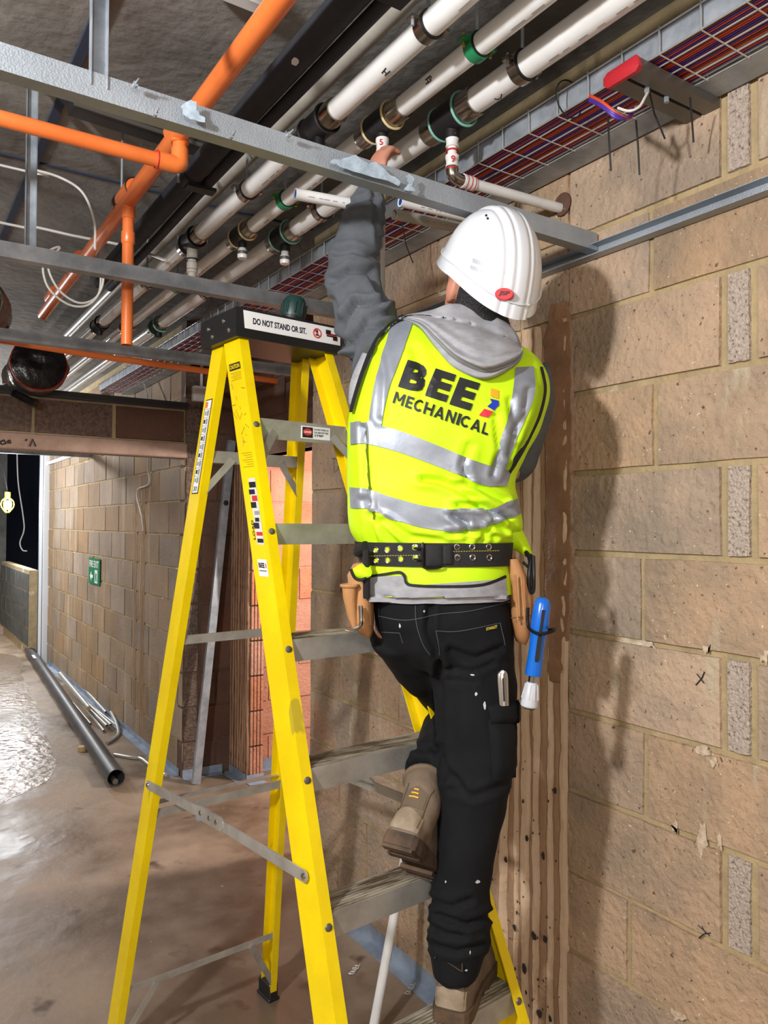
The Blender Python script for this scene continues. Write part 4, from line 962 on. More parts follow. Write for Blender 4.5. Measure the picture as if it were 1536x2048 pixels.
for k in range(9):
    z = 1.765 + k * .0235; sticker('pictogram', 'C', z, z + .016, .020, .032, M_greypr, rC, .0016); sticker('pictogram', 'C', z + .003, z + .014, .035, .045, M_ink if k % 2 else M_greypr, rC, .0016)
    sticker('pictogram_rule', 'C', z + .019, z + .0205, .016, .048, M_greypr, rC, .0016)
sticker('hazard_mark', 'C', 1.977, 1.993, .034, .047, M_orlab, rC, .0016); web_text('capacity_lettering', '30', 'C', 1.742, 1.756, .022, .044, M_ink, rC)
# danger plate on the top tread
zt = 1.923; st_, tt_ = rail_st('A', zt)
def tread_pt(s, z, l=.0015): return LP(s, tt_ + .003 - l, z)
obj('danger_plate', loft([[tread_pt(-.01, 1.880), tread_pt(.083, 1.880), tread_pt(.083, 1.914), tread_pt(-.01, 1.914)], [tread_pt(-.01, 1.880, 0), tread_pt(.083, 1.880, 0), tread_pt(.083, 1.914, 0), tread_pt(-.01, 1.914, 0)]]), M_label, lad, smooth=0)
obj('danger_panel', (np.array([tread_pt(-.007, 1.883, .002), tread_pt(.026, 1.883, .002), tread_pt(.026, 1.911, .002), tread_pt(-.007, 1.911, .002)]), [(0, 1, 2, 3)]), M_ink, lad, smooth=0)
obj('danger_oval', (np.array([tread_pt(.0095 + .0145 * math.cos(a), 1.898 + .0095 * math.sin(a), .0024) for a in np.linspace(0, 6.283, 20)[:-1]]), [tuple(range(19))]), M_rlabel, lad, smooth=0)
plane_text('danger_lettering', 'DANGER', tread_pt(-.002, 1.895, .0028), SD, V3(0, 0, 1), .023, .006, M_label, lad)
for k, s in enumerate(('DO NOT STAND ON', 'OR ABOVE THIS', 'STEP')): plane_text('danger_small_text', s, tread_pt(.030, 1.904 - k * .008, .0028), SD, V3(0, 0, 1), (.046, .046, .030)[k], .005, M_ink, lad)
plane_text('rail_lettering', 'FIBREGLASS', RP('B', 1.86, -.024, -.001), -upA * 0 + unit(RP('B', 1.62) - RP('B', 1.86)), SD, .23, .018, M_label, rB, bold=.01)
# dark green power tool standing on the cap
tb = LP(.088, .045, zc1)
t = thing('power_tool', tb, 'dark green cordless tool standing upright on the ladder top cap', 'power tool')
tax = unit(V3(0, 0, 1) + SD * .16)
obj('tool_body', lathe(tb, tax, [(0, .026), (.004, .030), (.03, .033), (.036, .036), (.075, .037), (.095, .034), (.105, .027), (.108, .01)], 20), M_toolgreen, t)
obj('tool_collar', lathe(tb, tax, [(.028, .033), (.028, .0375), (.04, .0385), (.042, .036)], 20), M_capblk, t)
for k in range(10):
    a = 6.283 * k / 10; u = unit(np.cross(tax, V3(0, 1, 0))); w_ = np.cross(tax, u); q = tb + (math.cos(a) * u + math.sin(a) * w_) * .037
    obj('grip_rib', cyl(q + tax * .05, q + tax * .085, .003, 6), M_capblk, t)

# ================================================================== THE WORKER
def ring_lr(L, R, dl, dr, b, n=28, ex=2.3, tilt=0.0):
    """ring through two silhouette pixels at depths dl/dr with half thickness b along the view depth"""
    a = P(*L, D=dl); c = P(*R, D=dr); C_ = (a + c) / 2; A = (c - a) / 2; up = V3(0, 0, 1)
    Bd = unit(np.cross(up + unit(A) * 0, A)); Bd = unit(Bd - UPV * tilt)
    out = []
    for k in range(n):
        t = 2 * math.pi * k / n; ct, st = math.cos(t), math.sin(t)
        out.append(C_ + A * math.copysign(abs(ct) ** (2 / ex), ct) + Bd * b * math.copysign(abs(st) ** (2 / ex), st))
    return out
def limb(pts, n=18, k=5, flat=1.0):
    """pts: (px,py,depth,radius)"""
    q = [list(P(a, b, D=d)) + [r] for a, b, d, r in pts]; q = catmull(q, k)
    return tube(q[:, :3], q[:, 3], n)
def fold_disp(V, N, folds, base=0.0, bscale=9., seed=0.):
    """pull cloth in along folds given as pixel polylines (px width, depth in metres)"""
    px = np.array([proj(v)[:2] for v in V]); out = V.copy(); near = (N @ FWD) < .25
    disp = np.zeros(len(V))
    for pts, wd, dep in folds:
        pts = np.asarray(pts, float); best = np.full(len(V), 1e9)
        for a, b in zip(pts[:-1], pts[1:]):
            d = b - a; t = np.clip(((px - a) @ d) / (d @ d), 0, 1); c = a + t[:, None] * d; best = np.minimum(best, np.linalg.norm(px - c, axis=1))
        g = np.exp(-(best / wd) ** 2); side = np.exp(-((best - wd * 1.7) / (wd * 1.0)) ** 2)
        disp += near * (-dep * g + dep * .55 * side)
    if base: disp += np.array([base * (nz(v, bscale, seed) + .5 * nz(v, bscale * 2.3, seed + 3)) for v in V])
    return out + N * disp[:, None]
person_foot = P(905, 2030, D=1.65); person_foot[2] = .589
TR = 1.80                                                       # depth of the trunk

# ---------- torso surface that hoodie, vest and belt all follow
VR = [  # left px, right px, depth l, depth r, half thickness
    ((742, 1198), (1014, 1196), 1.80, 1.80, .118),
    ((736, 1165), (1012, 1165), 1.80, 1.80, .121),
    ((728, 1122), (1011, 1120), 1.80, 1.80, .120),
    ((720, 1085), (1014, 1085), 1.80, 1.80, .121),
    ((707, 1050), (1034, 1050), 1.80, 1.80, .128),
    ((703, 1000), (1028, 1010), 1.80, 1.80, .130),
    ((702, 940), (1018, 962), 1.80, 1.81, .132),
    ((703, 880), (1040, 915), 1.80, 1.81, .135),
    ((706, 825), (1066, 865), 1.80, 1.82, .136),
    ((722, 765), (1082, 815), 1.81, 1.83, .134),
    ((745, 715), (1087, 775), 1.83, 1.84, .125),
    ((775, 672), (1078, 742), 1.85, 1.85, .108),
    ((812, 645), (1058, 716), 1.87, 1.87, .085),
    ((850, 640), (1030, 695), 1.89, 1.88, .055)]
def interp_rings(VR, k):
    q = np.array([list(P(*a, D=c)) + list(P(*b, D=d)) + [e] for a, b, c, d, e in VR]); return catmull(q, k)
TQ = interp_rings(VR, 8)
def torso_pt(u, v, grow=0.0, ex=2.45):
    """u angle (0..1; .5..1 is the back, seen by the camera), v along the rings 0..1"""
    f = v * (len(TQ) - 1); i = min(int(f), len(TQ) - 2); q = TQ[i] * (1 - (f - i)) + TQ[i + 1] * (f - i)
    a, c, b = q[:3], q[3:6], q[6]; C_ = (a + c) / 2; A = (c - a) / 2; Bd = unit(np.cross(V3(0, 0, 1), A))
    t = 2 * math.pi * u; ct, st = math.cos(t), math.sin(t)
    g = 1 + grow / np.linalg.norm(A)
    return C_ + A * g * math.copysign(abs(ct) ** (2 / ex), ct) + Bd * (b + grow) * math.copysign(abs(st) ** (2 / ex), st)

person = None
# ---------- skin body: one continuous surface
HC = P(962, 556, D=1.845)                                      # centre of the head
hy = math.radians(6); hp_ = math.radians(29)                    # heading right of +Y, pitch up
hf = V3(math.sin(hy), math.cos(hy), 0); hr = V3(math.cos(hy), -math.sin(hy), 0)
hfw = hf * math.cos(hp_) + V3(0, 0, 1) * math.sin(hp_); hup = -hf * math.sin(hp_) + V3(0, 0, 1) * math.cos(hp_)
HA = [hr, hfw, hup]
def hl(x, y, z): return HC + hr * x + hfw * y + hup * z
body = []
body.append(ellipsoid(hl(0, -.005, -.005), (.074, .095, .105), HA, 24, 16))
body.append(ellipsoid(hl(0, .03, -.07), (.055, .058, .062), HA, 20, 12))
body.append(tube([hl(0, .088, -.01), hl(0, .112, -.034), hl(0, .095, -.046)], [.010, .014, .012], 10))
for s in (-1, 1):
    body.append(ellipsoid(hl(s * .078, -.012, -.032), (.012, .020, .034), HA, 14, 10))
    body.append(ellipsoid(hl(s * .072, -.004, -.06), (.010, .012, .014), HA, 12, 8))
    body.append(ellipsoid(hl(s * .03, .082, -.005), (.014, .010, .010), HA, 12, 8))
body.append(tube([hl(0, .084, -.066), hl(0, .086, -.07)], [.022, .02], 10))
nk = [P(960, 690, D=1.87), P(962, 650, D=1.855), hl(0, -.02, -.09)]
body.append(tube(nk, [.062, .056, .054], 18))
body.append(loft([ring_lr(a, b, c, d, e * .86) for a, b, c, d, e in [((a[0] + 14, a[1]), (b[0] - 14, b[1]), c, d, e) for a, b, c, d, e in VR]]))
armL = [(835, 700, 1.85, .060), (772, 728, 1.88, .055), (745, 672, 1.89, .055), (712, 590, 1.93, .048), (704, 525, 1.955, .044), (723, 455, 1.985, .038), (736, 408, 2.00, .031), (750, 366, 2.015, .027)]
body.append(limb(armL))
armR = [(1040, 760, 1.87, .060), (1050, 800, 1.90, .057), (1040, 870, 1.93, .052), (1022, 930, 1.95, .046), (1000, 905, 2.04, .040), (975, 850, 2.12, .034), (962, 815, 2.16, .027)]
body.append(limb(armR))
def hand(wrist, fdir, palm_n, side, curl, size=1.0):
    """palm, four fingers of different lengths and a thumb leaving the side of the palm"""
    f = unit(fdir); n = unit(palm_n - f * (palm_n @ f)); s = np.cross(f, n) * side; g = []
    pc = wrist + f * .05 * size
    g.append(ellipsoid(wrist + f * .048 * size, (.050 * size, .040 * size, .017 * size), [f, s, n], 18, 12))
    g.append(tube([wrist - f * .02, wrist + f * .03 * size], [.025, .024], 12))
    for i, (o, L) in enumerate(((.030, .070), (.010, .080), (-.010, .074), (-.029, .058))):
        p = wrist + f * (.085 - .006 * abs(i - 1)) * size + s * o * size; d = f.copy(); path = [p - f * .02]; rr = [.0100 * size]
        for j, fr in enumerate((.45, .32, .25)):
            a = curl[j]; d = unit(d * math.cos(a) + np.cross(np.cross(d, n), d) * math.sin(a)); p = p + d * L * fr * size; path.append(p); rr.append((.0096 - .0009 * j) * size)
        g.append(tube(catmull(path, 3), np.interp(np.linspace(0, 1, 3 * (len(path) - 1) + 1), np.linspace(0, 1, len(path)), rr), 10))
        g.append(ellipsoid(path[-1], [rr[-1]] * 3, None, 10, 8))
    p = wrist + f * .03 * size + s * .034 * size; path = [p - s * .015, p + s * .018 + f * .018, p + s * .026 + f * .040 + n * .018, p + s * .018 + f * .056 + n * .036]
    g.append(tube(catmull(path, 3), np.linspace(.0135, .0095, 10) * size, 10)); g.append(ellipsoid(path[-1], [.0095 * size] * 3, None, 10, 8))
    return g
gp = V3(XB, yB, 2.628)                                         # where the dropper is gripped
wr = P(750, 362, D=2.015)
body += hand(wr, unit(gp - wr + V3(-.02, -.03, .05)), unit(RIGHT * .75 + FWD * .65), 1, (.55, .8, .6), .95)
wr2 = P(962, 812, D=2.165)
body += hand(wr2, unit(UPV * .8 - RIGHT * .5), unit(FWD), -1, (.3, .4, .3), .95)
# legs inside the trousers
body.append(limb([(950, 1230, 1.80, .08), (955, 1330, 1.78, .072), (955, 1470, 1.75, .062), (950, 1580, 1.735, .052), (935, 1700, 1.71, .052), (915, 1830, 1.685, .040), (906, 1960, 1.67, .034), (906, 1990, 1.668, .034)]))
body.append(limb([(805, 1230, 1.80, .078), (845, 1310, 1.86, .062), (885, 1368, 1.97, .048), (906, 1405, 2.04, .040), (898, 1450, 1.985, .036), (866, 1528, 1.84, .032), (852, 1556, 1.79, .030), (838, 1610, 1.735, .028)]))
bv, bf, bn = remeshed(join(body), .0065, 3)
person = obj('person', (bv, bf), M_skin, None, 'worker in hi-vis vest and white helmet on the ladder, reaching up with the left arm', 'person', smooth=180, origin=person_foot)
# hair below the helmet and at the nape
def hairf(u, v):
    a = math.radians(200 + 140 * u); z = -.012 - .075 * v * (1 - .25 * abs(2 * u - 1)); r = 1.02 + .03 * nz((u * 9, v * 4, 0), 1.5)
    return hl(.079 * r * math.cos(a), -.006 + .098 * r * math.sin(a) * (1 - .12 * v), z)
hv, hf_ = grid(hairf, 26, 8); obj('hair', (hv, hf_), M_hair, person, smooth=180)

# ---------- trousers
TRS = [((738, 1172), (1010, 1172), 1.80, 1.80, .112), ((746, 1210), (1018, 1210), 1.80, 1.80, .116), ((752, 1245), (1023, 1245), 1.80, 1.80, .120), ((768, 1290), (1028, 1290), 1.81, 1.80, .116), ((815, 1330), (1020, 1330), 1.83, 1.79, .095)]
tro = [loft([ring_lr(a, b, c, d, e, ex=2.4) for a, b, c, d, e in TRS])]
RL = [((858, 1270), (1026, 1270), 1.80, .098), ((866, 1330), (1029, 1330), 1.785, .095), ((870, 1400), (1034, 1400), 1.77, .092), ((875, 1480), (1034, 1480), 1.755, .088), ((878, 1550), (1024, 1550), 1.742, .084), ((877, 1620), (1010, 1620), 1.728, .078),
      ((870, 1700), (994, 1700), 1.712, .073), ((864, 1770), (984, 1770), 1.70, .070), ((858, 1830), (982, 1830), 1.69, .070), ((857, 1872), (982, 1868), 1.682, .070), ((861, 1910), (966, 1908), 1.675, .064), ((867, 1952), (953, 1948), 1.668, .058)]
tro.append(loft([ring_lr(a, b, d, d, e, 24, 2.1) for a, b, d, e in RL]))
LL = [(815, 1245, 1.80, .098), (843, 1303, 1.86, .089), (880, 1360, 1.96, .076), (906, 1404, 2.04, .070), (900, 1448, 1.99, .066), (886, 1490, 1.91, .064), (868, 1526, 1.84, .062), (852, 1556, 1.79, .060)]
tro.append(limb(LL, 22, 4))
tv, tf, tn = remeshed(join(tro), .0075, 5)
TF = [([(880, 1330), (882, 1450), (886, 1560)], 7, .010), ([(880, 1830), (930, 1850), (985, 1830)], 7, .011), ([(860, 1800), (900, 1815), (940, 1800)], 7, .008), ([(866, 1888), (910, 1905), (966, 1890)], 7, .010),
      ([(862, 1850), (890, 1868), (930, 1872)], 6, .008), ([(900, 1300), (950, 1318), (1000, 1295)], 7, .007), ([(895, 1335), (940, 1345), (985, 1325)], 6, .006), ([(905, 1360), (950, 1362)], 6, .005),
      ([(820, 1490), (850, 1500), (880, 1492)], 7, .006), ([(872, 1500), (890, 1540), (925, 1575)], 8, .008), ([(905, 1580), (950, 1592), (1005, 1570)], 8, .007), ([(860, 1215), (856, 1260), (872, 1300), (880, 1340)], 8, .010)]
tv = fold_disp(tv, tn, TF, .005, 11, 2.)
tro_o = obj('trousers', (tv, tf), M_trouser, person, smooth=180)
def surf(*objs):
    V = []; Fc = []; n = 0
    for v, f in objs: V += [Vector(p) for p in v]; Fc += [tuple(i + n for i in q) for q in f]; n += len(v)
    return BVHTree.FromPolygons(V, Fc)
def hit(bvh, px, py, lift=.0015, fallback=1.7):
    r = ray(px, py); h = bvh.ray_cast(Vector(CC), Vector(unit(r)))
    if h[0] is None: return P(px, py, D=fallback)
    n = np.array(h[1]); n = n if n @ r < 0 else -n
    return np.array(h[0]) + n * lift
BT = surf((tv, tf))
def stitch(name, pts, bvh, m_=M_stitch, r=.0011, parent=None, lift=.001, k=8):
    q = catmull(pts, k); path = [hit(bvh, a, b, lift) for a, b in q]; ok = [p for i, p in enumerate(path) if i == 0 or np.linalg.norm(p - path[i - 1]) < .06]
    return obj(name, tube(ok, r, 5), m_, parent if parent is not None else person)
for pts in ([(758, 1232), (800, 1240), (833, 1238), (880, 1228), (940, 1222), (1018, 1204)], [(832, 1190), (832, 1240), (845, 1285), (860, 1310)], [(872, 1262), (920, 1262), (1000, 1246)], [(872, 1262), (878, 1290), (880, 1310)], [(1000, 1246), (1010, 1290)], [(764, 1264), (800, 1266)], [(800, 1266), (806, 1286)]):
    stitch('trouser_seam', pts, BT, parent=tro_o)
def patch(name, quad, bvh, m_, parent, nu=8, nv=8, lift=.002, thick=0.0, bulge=0.0):
    """cloth patch draped on a surface; quad = four pixel corners"""
    q = np.array(quad, float)
    def f(u, v):
        p = (q[0] * (1 - u) + q[1] * u) * (1 - v) + (q[3] * (1 - u) + q[2] * u) * v
        e = min(u, 1 - u, v, 1 - v); return hit(bvh, p[0], p[1], lift + bulge * min(1, e * 5))
    return obj(name, grid(f, nu, nv), m_, parent, smooth=60)
pk = patch('cargo_pocket', [(976, 1440), (1034, 1436), (1032, 1555), (985, 1562)], BT, M_trouser, tro_o, 10, 14, .002, bulge=.012)
patch('pocket_flap', [(974, 1412), (1038, 1398), (1038, 1446), (980, 1448)], BT, M_trouser, tro_o, 10, 8, .006, bulge=.010)
patch('pocket_logo_tab', [(970, 1255), (994, 1249), (995, 1256), (971, 1262)], BT, mat('tab_black', srgb(30, 30, 32), .7), tro_o, 5, 3, .002)
W, Fc = fit_text('STANLEY', 0, 1, 0, 1, .03)
obj('tab_lettering', (np.array([hit(BT, 971 + 22 * x - 0.0 * y, 1261 - 5.5 * x - 6 * y, .0032) for x, y, _ in W]), Fc), M_gold, tro_o, smooth=0)
for q in ([(822, 1186), (834, 1186), (834, 1210), (824, 1210)], [(920, 1178), (944, 1176), (950, 1200), (918, 1200)]): patch('belt_loop', q, BT, M_trouser, tro_o, 4, 5, .004)
fl = []
for (x, y, rx, ry) in ((889, 1190, 4, 2), (905, 1195, 3, 1.5), (969, 1412, 3, 9), (848, 1222, 2, 3), (892, 1763, 1.5, 3), (955, 1763, 5, 4), (940, 1905, 1.2, 5), (932, 1940, 3, 2), (945, 1350, 6, 2), (952, 1388, 3, 5), (800, 1252, 2, 5), (992, 1475, 1.5, 4)):
    n = 7; c = hit(BT, x, y, .0016); fl.append((np.array([c] + [hit(BT, x + rx * math.cos(6.283 * k / n) * random.uniform(.6, 1.2), y + ry * math.sin(6.283 * k / n) * random.uniform(.6, 1.2), .0012) for k in range(n)]), [(0, 1 + k, 1 + (k + 1) % n) for k in range(n)]))
obj('paint_flecks', join(fl), mat('pale_paint', srgb(190, 190, 194), .6), tro_o, kind='stuff')

# ---------- hoodie: hem below the vest, sleeves, hood
def torso_shell(v0, v1, grow, nu=72, nv=60, wr_=None):
    def f(u, v):
        p = torso_pt(u, v0 + (v1 - v0) * v, grow)
        return p
    return grid(f, nu, nv, True)
hemV, hemF = torso_shell(0, .22, .004, 72, 16); hemV = hemV + np.array([[0, 0, .002 * nz(p, 30)] for p in hemV])
hoodie = obj('hoodie', (hemV, hemF), M_hood, person, smooth=180)
slv = limb([(852, 716, 1.93, .070), (806, 716, 1.905, .084), (772, 722, 1.88, .083), (747, 670, 1.895, .077), (713, 592, 1.93, .0685), (705, 525, 1.955, .0595), (722, 458, 1.98, .0555), (734, 412, 2.00, .0475), (742, 384, 2.008, .036)], 26, 5)
slv2 = limb([(1040, 752, 1.87, .074), (1052, 800, 1.90, .070), (1040, 870, 1.93, .062), (1024, 925, 1.955, .055), (1000, 905, 2.04, .048), (976, 850, 2.12, .040), (966, 822, 2.15, .034)], 24, 5)
sv, sf, sn = remeshed(slv, .007, 3)
SFD = [([(668, 560), (700, 540), (740, 545), (770, 600)], 8, .018), ([(690, 690), (690, 640), (712, 605), (760, 612)], 7, .021), ([(700, 745), (706, 690), (730, 652), (790, 648)], 7, .016), ([(672, 505), (705, 498), (745, 515)], 7, .012), ([(690, 440), (730, 432), (762, 455)], 7, .008),
       ([(722, 780), (728, 730), (745, 700)], 8, .012), ([(700, 405), (735, 396), (764, 412)], 5, .007), ([(748, 385), (752, 430), (756, 480)], 6, .009), ([(664, 600), (676, 640), (700, 690)], 7, .010), ([(735, 640), (775, 628), (810, 640)], 6, .010)]
sv = fold_disp(sv, sn, SFD, .004, 13, 4.)
sleeve = obj('sleeve', (sv, sf), M_sleeve, hoodie, smooth=180)
rv, rf, rn = remeshed(slv2, .008, 3); obj('sleeve', (fold_disp(rv, rn, [], .005, 14, 7.), rf), M_sleeve, hoodie, smooth=180)
obj('armpit_panel', limb([(760, 730, 1.80, .050), (732, 775, 1.80, .040), (718, 815, 1.80, .026)], 18, 5), M_hood, hoodie, smooth=180)

# ---------- hi-vis vest with its creases
VF = [([(985, 1030), (930, 985), (880, 962), (845, 958)], 7, .013), ([(1010, 1000), (960, 975), (915, 968)], 6, .010), ([(1015, 1035), (970, 1012), (915, 1010)], 6, .011), ([(730, 1000), (740, 1040), (745, 1085)], 8, .008), ([(728, 855), (732, 930), (738, 1010)], 6, .009), ([(745, 1030), (775, 1070), (800, 1100)], 7, .008),
      ([(770, 1040), (820, 1075), (880, 1082)], 7, .008), ([(990, 1075), (960, 1060), (900, 1068)], 6, .008), ([(1010, 1060), (985, 1045), (960, 1085)], 6, .008), ([(990, 830), (1000, 900), (985, 950)], 7, .007), ([(1020, 800), (1030, 850), (1015, 910)], 8, .007), ([(940, 890), (925, 930), (935, 965)], 8, .006),
      ([(830, 700), (850, 760), (845, 800)], 10, .005), ([(1055, 780), (1045, 830), (1030, 870)], 7, .007), ([(760, 700), (770, 760), (765, 830)], 9, .005), ([(905, 1030), (930, 1045), (935, 1075)], 7, .009), ([(1020, 1040), (1035, 1075), (1040, 1100)], 7, .009)]
vV, vF = torso_shell(.035, 1.0, .010, 150, 190)
me_ = bpy.data.meshes.new('tmp'); me_.from_pydata(vV.tolist(), [], vF); me_.update(); vN = np.array([v.normal[:] for v in me_.vertices]); bpy.data.meshes.remove(me_)
cen = vV.mean(0)
if np.mean(np.sum((vV - cen) * vN, 1)) < 0: vN = -vN
vV = fold_disp(vV, vN, VF, .0035, 9, 1.)
belt_z = P(870, 1108, D=1.7)[2]
rad = np.array([math.exp(-((p[2] - belt_z) / .028) ** 2) for p in vV]); vV = vV - vN * (rad * .009)[:, None]      # pulled in under the belt
vest = obj('hi_vis_vest', (vV, vF), M_vest, person, smooth=180)
BV = surf((vV, vF))
def drape_band(name, top, bot, m_, parent, n=150, rows=16, lift=.0032, along='x'):
    """tape on the vest between two pixel polylines with matching ends"""
    tp = catmull(top, 12); bt = catmull(bot, 12)
    def res(q, s):
        f = s * (len(q) - 1); i = min(int(f), len(q) - 2); return q[i] * (1 - f + i) + q[i + 1] * (f - i)
    V = []; ok = []
    for j in range(rows):
        for i in range(n):
            a = res(tp, i / (n - 1)); b = res(bt, i / (n - 1)); p = a + (b - a) * j / (rows - 1)
            r = ray(*p); h = BV.ray_cast(Vector(CC), Vector(unit(r))); good = h[0] is not None
            if good:
                nn = np.array(h[1]); nn = nn if nn @ r < 0 else -nn; V.append(np.array(h[0]) + nn * lift)
            else: V.append(P(p[0], p[1], D=1.8))
            ok.append(good)
    Fc = []
    for j in range(rows - 1):
        for i in range(n - 1):
            q = (j * n + i, j * n + i + 1, (j + 1) * n + i + 1, (j + 1) * n + i)
            if all(ok[k] for k in q) and max(np.linalg.norm(V[q[0]] - V[q[1]]), np.linalg.norm(V[q[0]] - V[q[3]])) < .05: Fc.append(q)
    return obj(name, (np.array(V), Fc), m_, parent, smooth=180)
drape_band('reflective_band', [(703, 845), (734, 845), (800, 862), (880, 893), (945, 920), (1004, 938), (1022, 938)], [(703, 890), (734, 888), (800, 905), (880, 935), (940, 960), (985, 973), (1012, 972)], M_reflect, vest)
drape_band('reflective_band', [(701, 974), (740, 980), (790, 996), (860, 1014), (930, 1019), (985, 1015), (1033, 998)], [(703, 1016), (742, 1020), (790, 1040), (860, 1058), (930, 1062), (985, 1048), (1040, 1028)], M_reflect, vest)
drape_band('reflective_brace', [(786, 640), (772, 690), (752, 760), (736, 860)], [(826, 645), (808, 700), (782, 770), (762, 858)], M_reflect, vest, 90, 10)
drape_band('reflective_brace', [(1030, 736), (1022, 800), (1005, 870), (982, 930)], [(1066, 734), (1068, 790), (1045, 850), (1008, 940)], M_reflect, vest, 90, 10)
drape_band('black_armhole_binding', [(812, 635), (780, 652), (752, 690), (730, 742), (712, 800), (706, 826)], [(818, 641), (786, 657), (757, 694), (736, 746), (719, 800), (712, 826)], M_binding, vest, 80, 4, .010)
drape_band('black_armhole_binding', [(1079, 738), (1086, 780), (1076, 828), (1056, 872), (1034, 912), (1014, 946)], [(1073, 738), (1080, 780), (1070, 826), (1050, 870), (1028, 908), (1010, 940)], M_binding, vest, 80, 4, .010)
drape_band('side_seam', [(731, 850), (733, 900), (738, 970), (748, 1040)], [(735, 850), (737, 900), (742, 970), (752, 1040)], mat('olive_seam', srgb(96, 110, 10), .7), vest, 40, 3, .0028)
drape_band('black_hem_binding', [(742, 1150), (770, 1146), (800, 1142), (812, 1150), (815, 1162), (830, 1168), (900, 1170), (965, 1166), (1008, 1150)], [(742, 1155), (770, 1151), (798, 1147), (807, 1154), (812, 1168), (830, 1174), (900, 1176), (965, 1172), (1010, 1156)], M_binding, vest, 60, 3, .005)
# grey hoodie showing below the raised hem
patch('hoodie_tail', [(736, 1154), (810, 1151), (826, 1204), (738, 1204)], BV, M_hood, hoodie, 14, 12, .0045)
patch('hoodie_tail', [(812, 1172), (1009, 1158), (1013, 1198), (822, 1204)], BV, M_hood, hoodie, 40, 12, .0045)
# printed lettering on the back
def back_text(s, o, ux, uy, m_, nm, bold, shear=0.0, spacing=1.0):
    """o pixel of lower left, ux: pixel vector of the baseline, uy: pixel vector of the cap height"""
    W, Fc = fit_text(s, 0, 1, 0, 1, bold, 0.0, spacing)
    bm = bmesh.new(); vs = [bm.verts.new(p) for p in W]; 
    for f in Fc:
        try: bm.faces.new([vs[i] for i in f])
        except ValueError: pass
    for _ in range(2):
        ed = [e for e in bm.edges if e.calc_length() > .05]
        if ed: bmesh.ops.subdivide_edges(bm, edges=ed, cuts=1, use_grid_fill=False); bmesh.ops.triangulate(bm, faces=bm.faces[:])
    bm.verts.index_update(); W = [v.co[:] for v in bm.verts]; Fc = [tuple(v.index for v in f.verts) for f in bm.faces]; bm.free()
    V = [hit(BV, o[0] + ux[0] * x + uy[0] * y + (0), o[1] + ux[1] * x + uy[1] * y + 6 * (x - x * x) * 0, .0030) for x, y, _ in W]
    return obj(nm, (np.array(V), Fc), m_, vest, smooth=0)
back_text('B', (796, 774), (48, 14), (20, -53), M_ink, 'letter_b', .055)
back_text('E', (850, 792), (42, 13), (21, -54), M_ink, 'letter_e', .055)
back_text('E', (898, 809), (42, 13), (21, -54), M_ink, 'letter_e', .055)
def poly_glyph(ch):
    q = {'M': [[(0, 0), (.2, 0), (.2, 1), (0, 1)], [(.8, 0), (1, 0), (1, 1), (.8, 1)], [(.0, 1), (.22, 1), (.58, .28), (.42, .28)], [(.78, 1), (1, 1), (.58, .28), (.42, .28)]],
         'N': [[(0, 0), (.24, 0), (.24, 1), (0, 1)], [(.76, 0), (1, 0), (1, 1), (.76, 1)], [(0, 1), (.27, 1), (1, 0), (.73, 0)]],
         'A': [[(0, 0), (.25, 0), (.61, 1), (.39, 1)], [(.75, 0), (1, 0), (.61, 1), (.39, 1)], [(.22, .2), (.78, .2), (.72, .38), (.28, .38)]],
         'H': [[(0, 0), (.25, 0), (.25, 1), (0, 1)], [(.75, 0), (1, 0), (1, 1), (.75, 1)], [(.2, .4), (.8, .4), (.8, .6), (.2, .6)]],
         'E': [[(0, 0), (.32, 0), (.32, 1), (0, 1)], [(.3, 0), (1, 0), (1, .2), (.3, .2)], [(.3, .4), (.92, .4), (.92, .6), (.3, .6)], [(.3, .8), (1, .8), (1, 1), (.3, 1)]],
         'L': [[(0, 0), (.32, 0), (.32, 1), (0, 1)], [(.3, 0), (1, 0), (1, .2), (.3, .2)]], 'I': [[(0, 0), (1, 0), (1, 1), (0, 1)]]}.get(ch)
    if ch == 'C':
        q = []; n = 12
        for k in range(n):
            a0 = math.radians(45 + 270 * k / n); a1 = math.radians(45 + 270 * (k + 1) / n); f = lambda a, r: (.55 + .55 * r * math.cos(a), .5 + .5 * r * math.sin(a))
            q.append([f(a0, 1), f(a1, 1), f(a1, .58), f(a0, .58)])
    return q
cx = 0.0
for ch, wd in zip('MECHANICAL', (.125, .078, .105, .105, .115, .11, .038, .105, .115, .078)):
    V = []; Fc = []
    for quad in poly_glyph(ch):
        b_ = len(V)
        for x, y in quad:
            X_ = cx + wd * .86 * x; V.append(hit(BV, 785 + 192 * X_ + 7 * y, 806 + 66 * X_ - 22.5 * y, .0030))
        Fc.append((b_, b_ + 1, b_ + 2, b_ + 3))
    obj('letter_' + ch.lower(), (np.array(V), Fc), M_ink, vest, smooth=0); cx += wd * 1.025
def chev(nm, pts, m_): obj(nm, (np.array([hit(BV, (a + c) / 2 if False else x, y, .0032) for x, y in pts for a, c in ((0, 0),)]), [tuple(range(len(pts)))]), m_, vest, smooth=0)
chev('amber_chevron', [(981, 777), (996, 781), (997, 799), (980, 793)], M_am2)
chev('blue_chevron', [(979, 798), (997, 802), (997, 812), (987, 821), (974, 814), (983, 806)], M_bl2)
chev('red_chevron', [(968, 818), (986, 823), (975, 836), (957, 831)], M_red2)

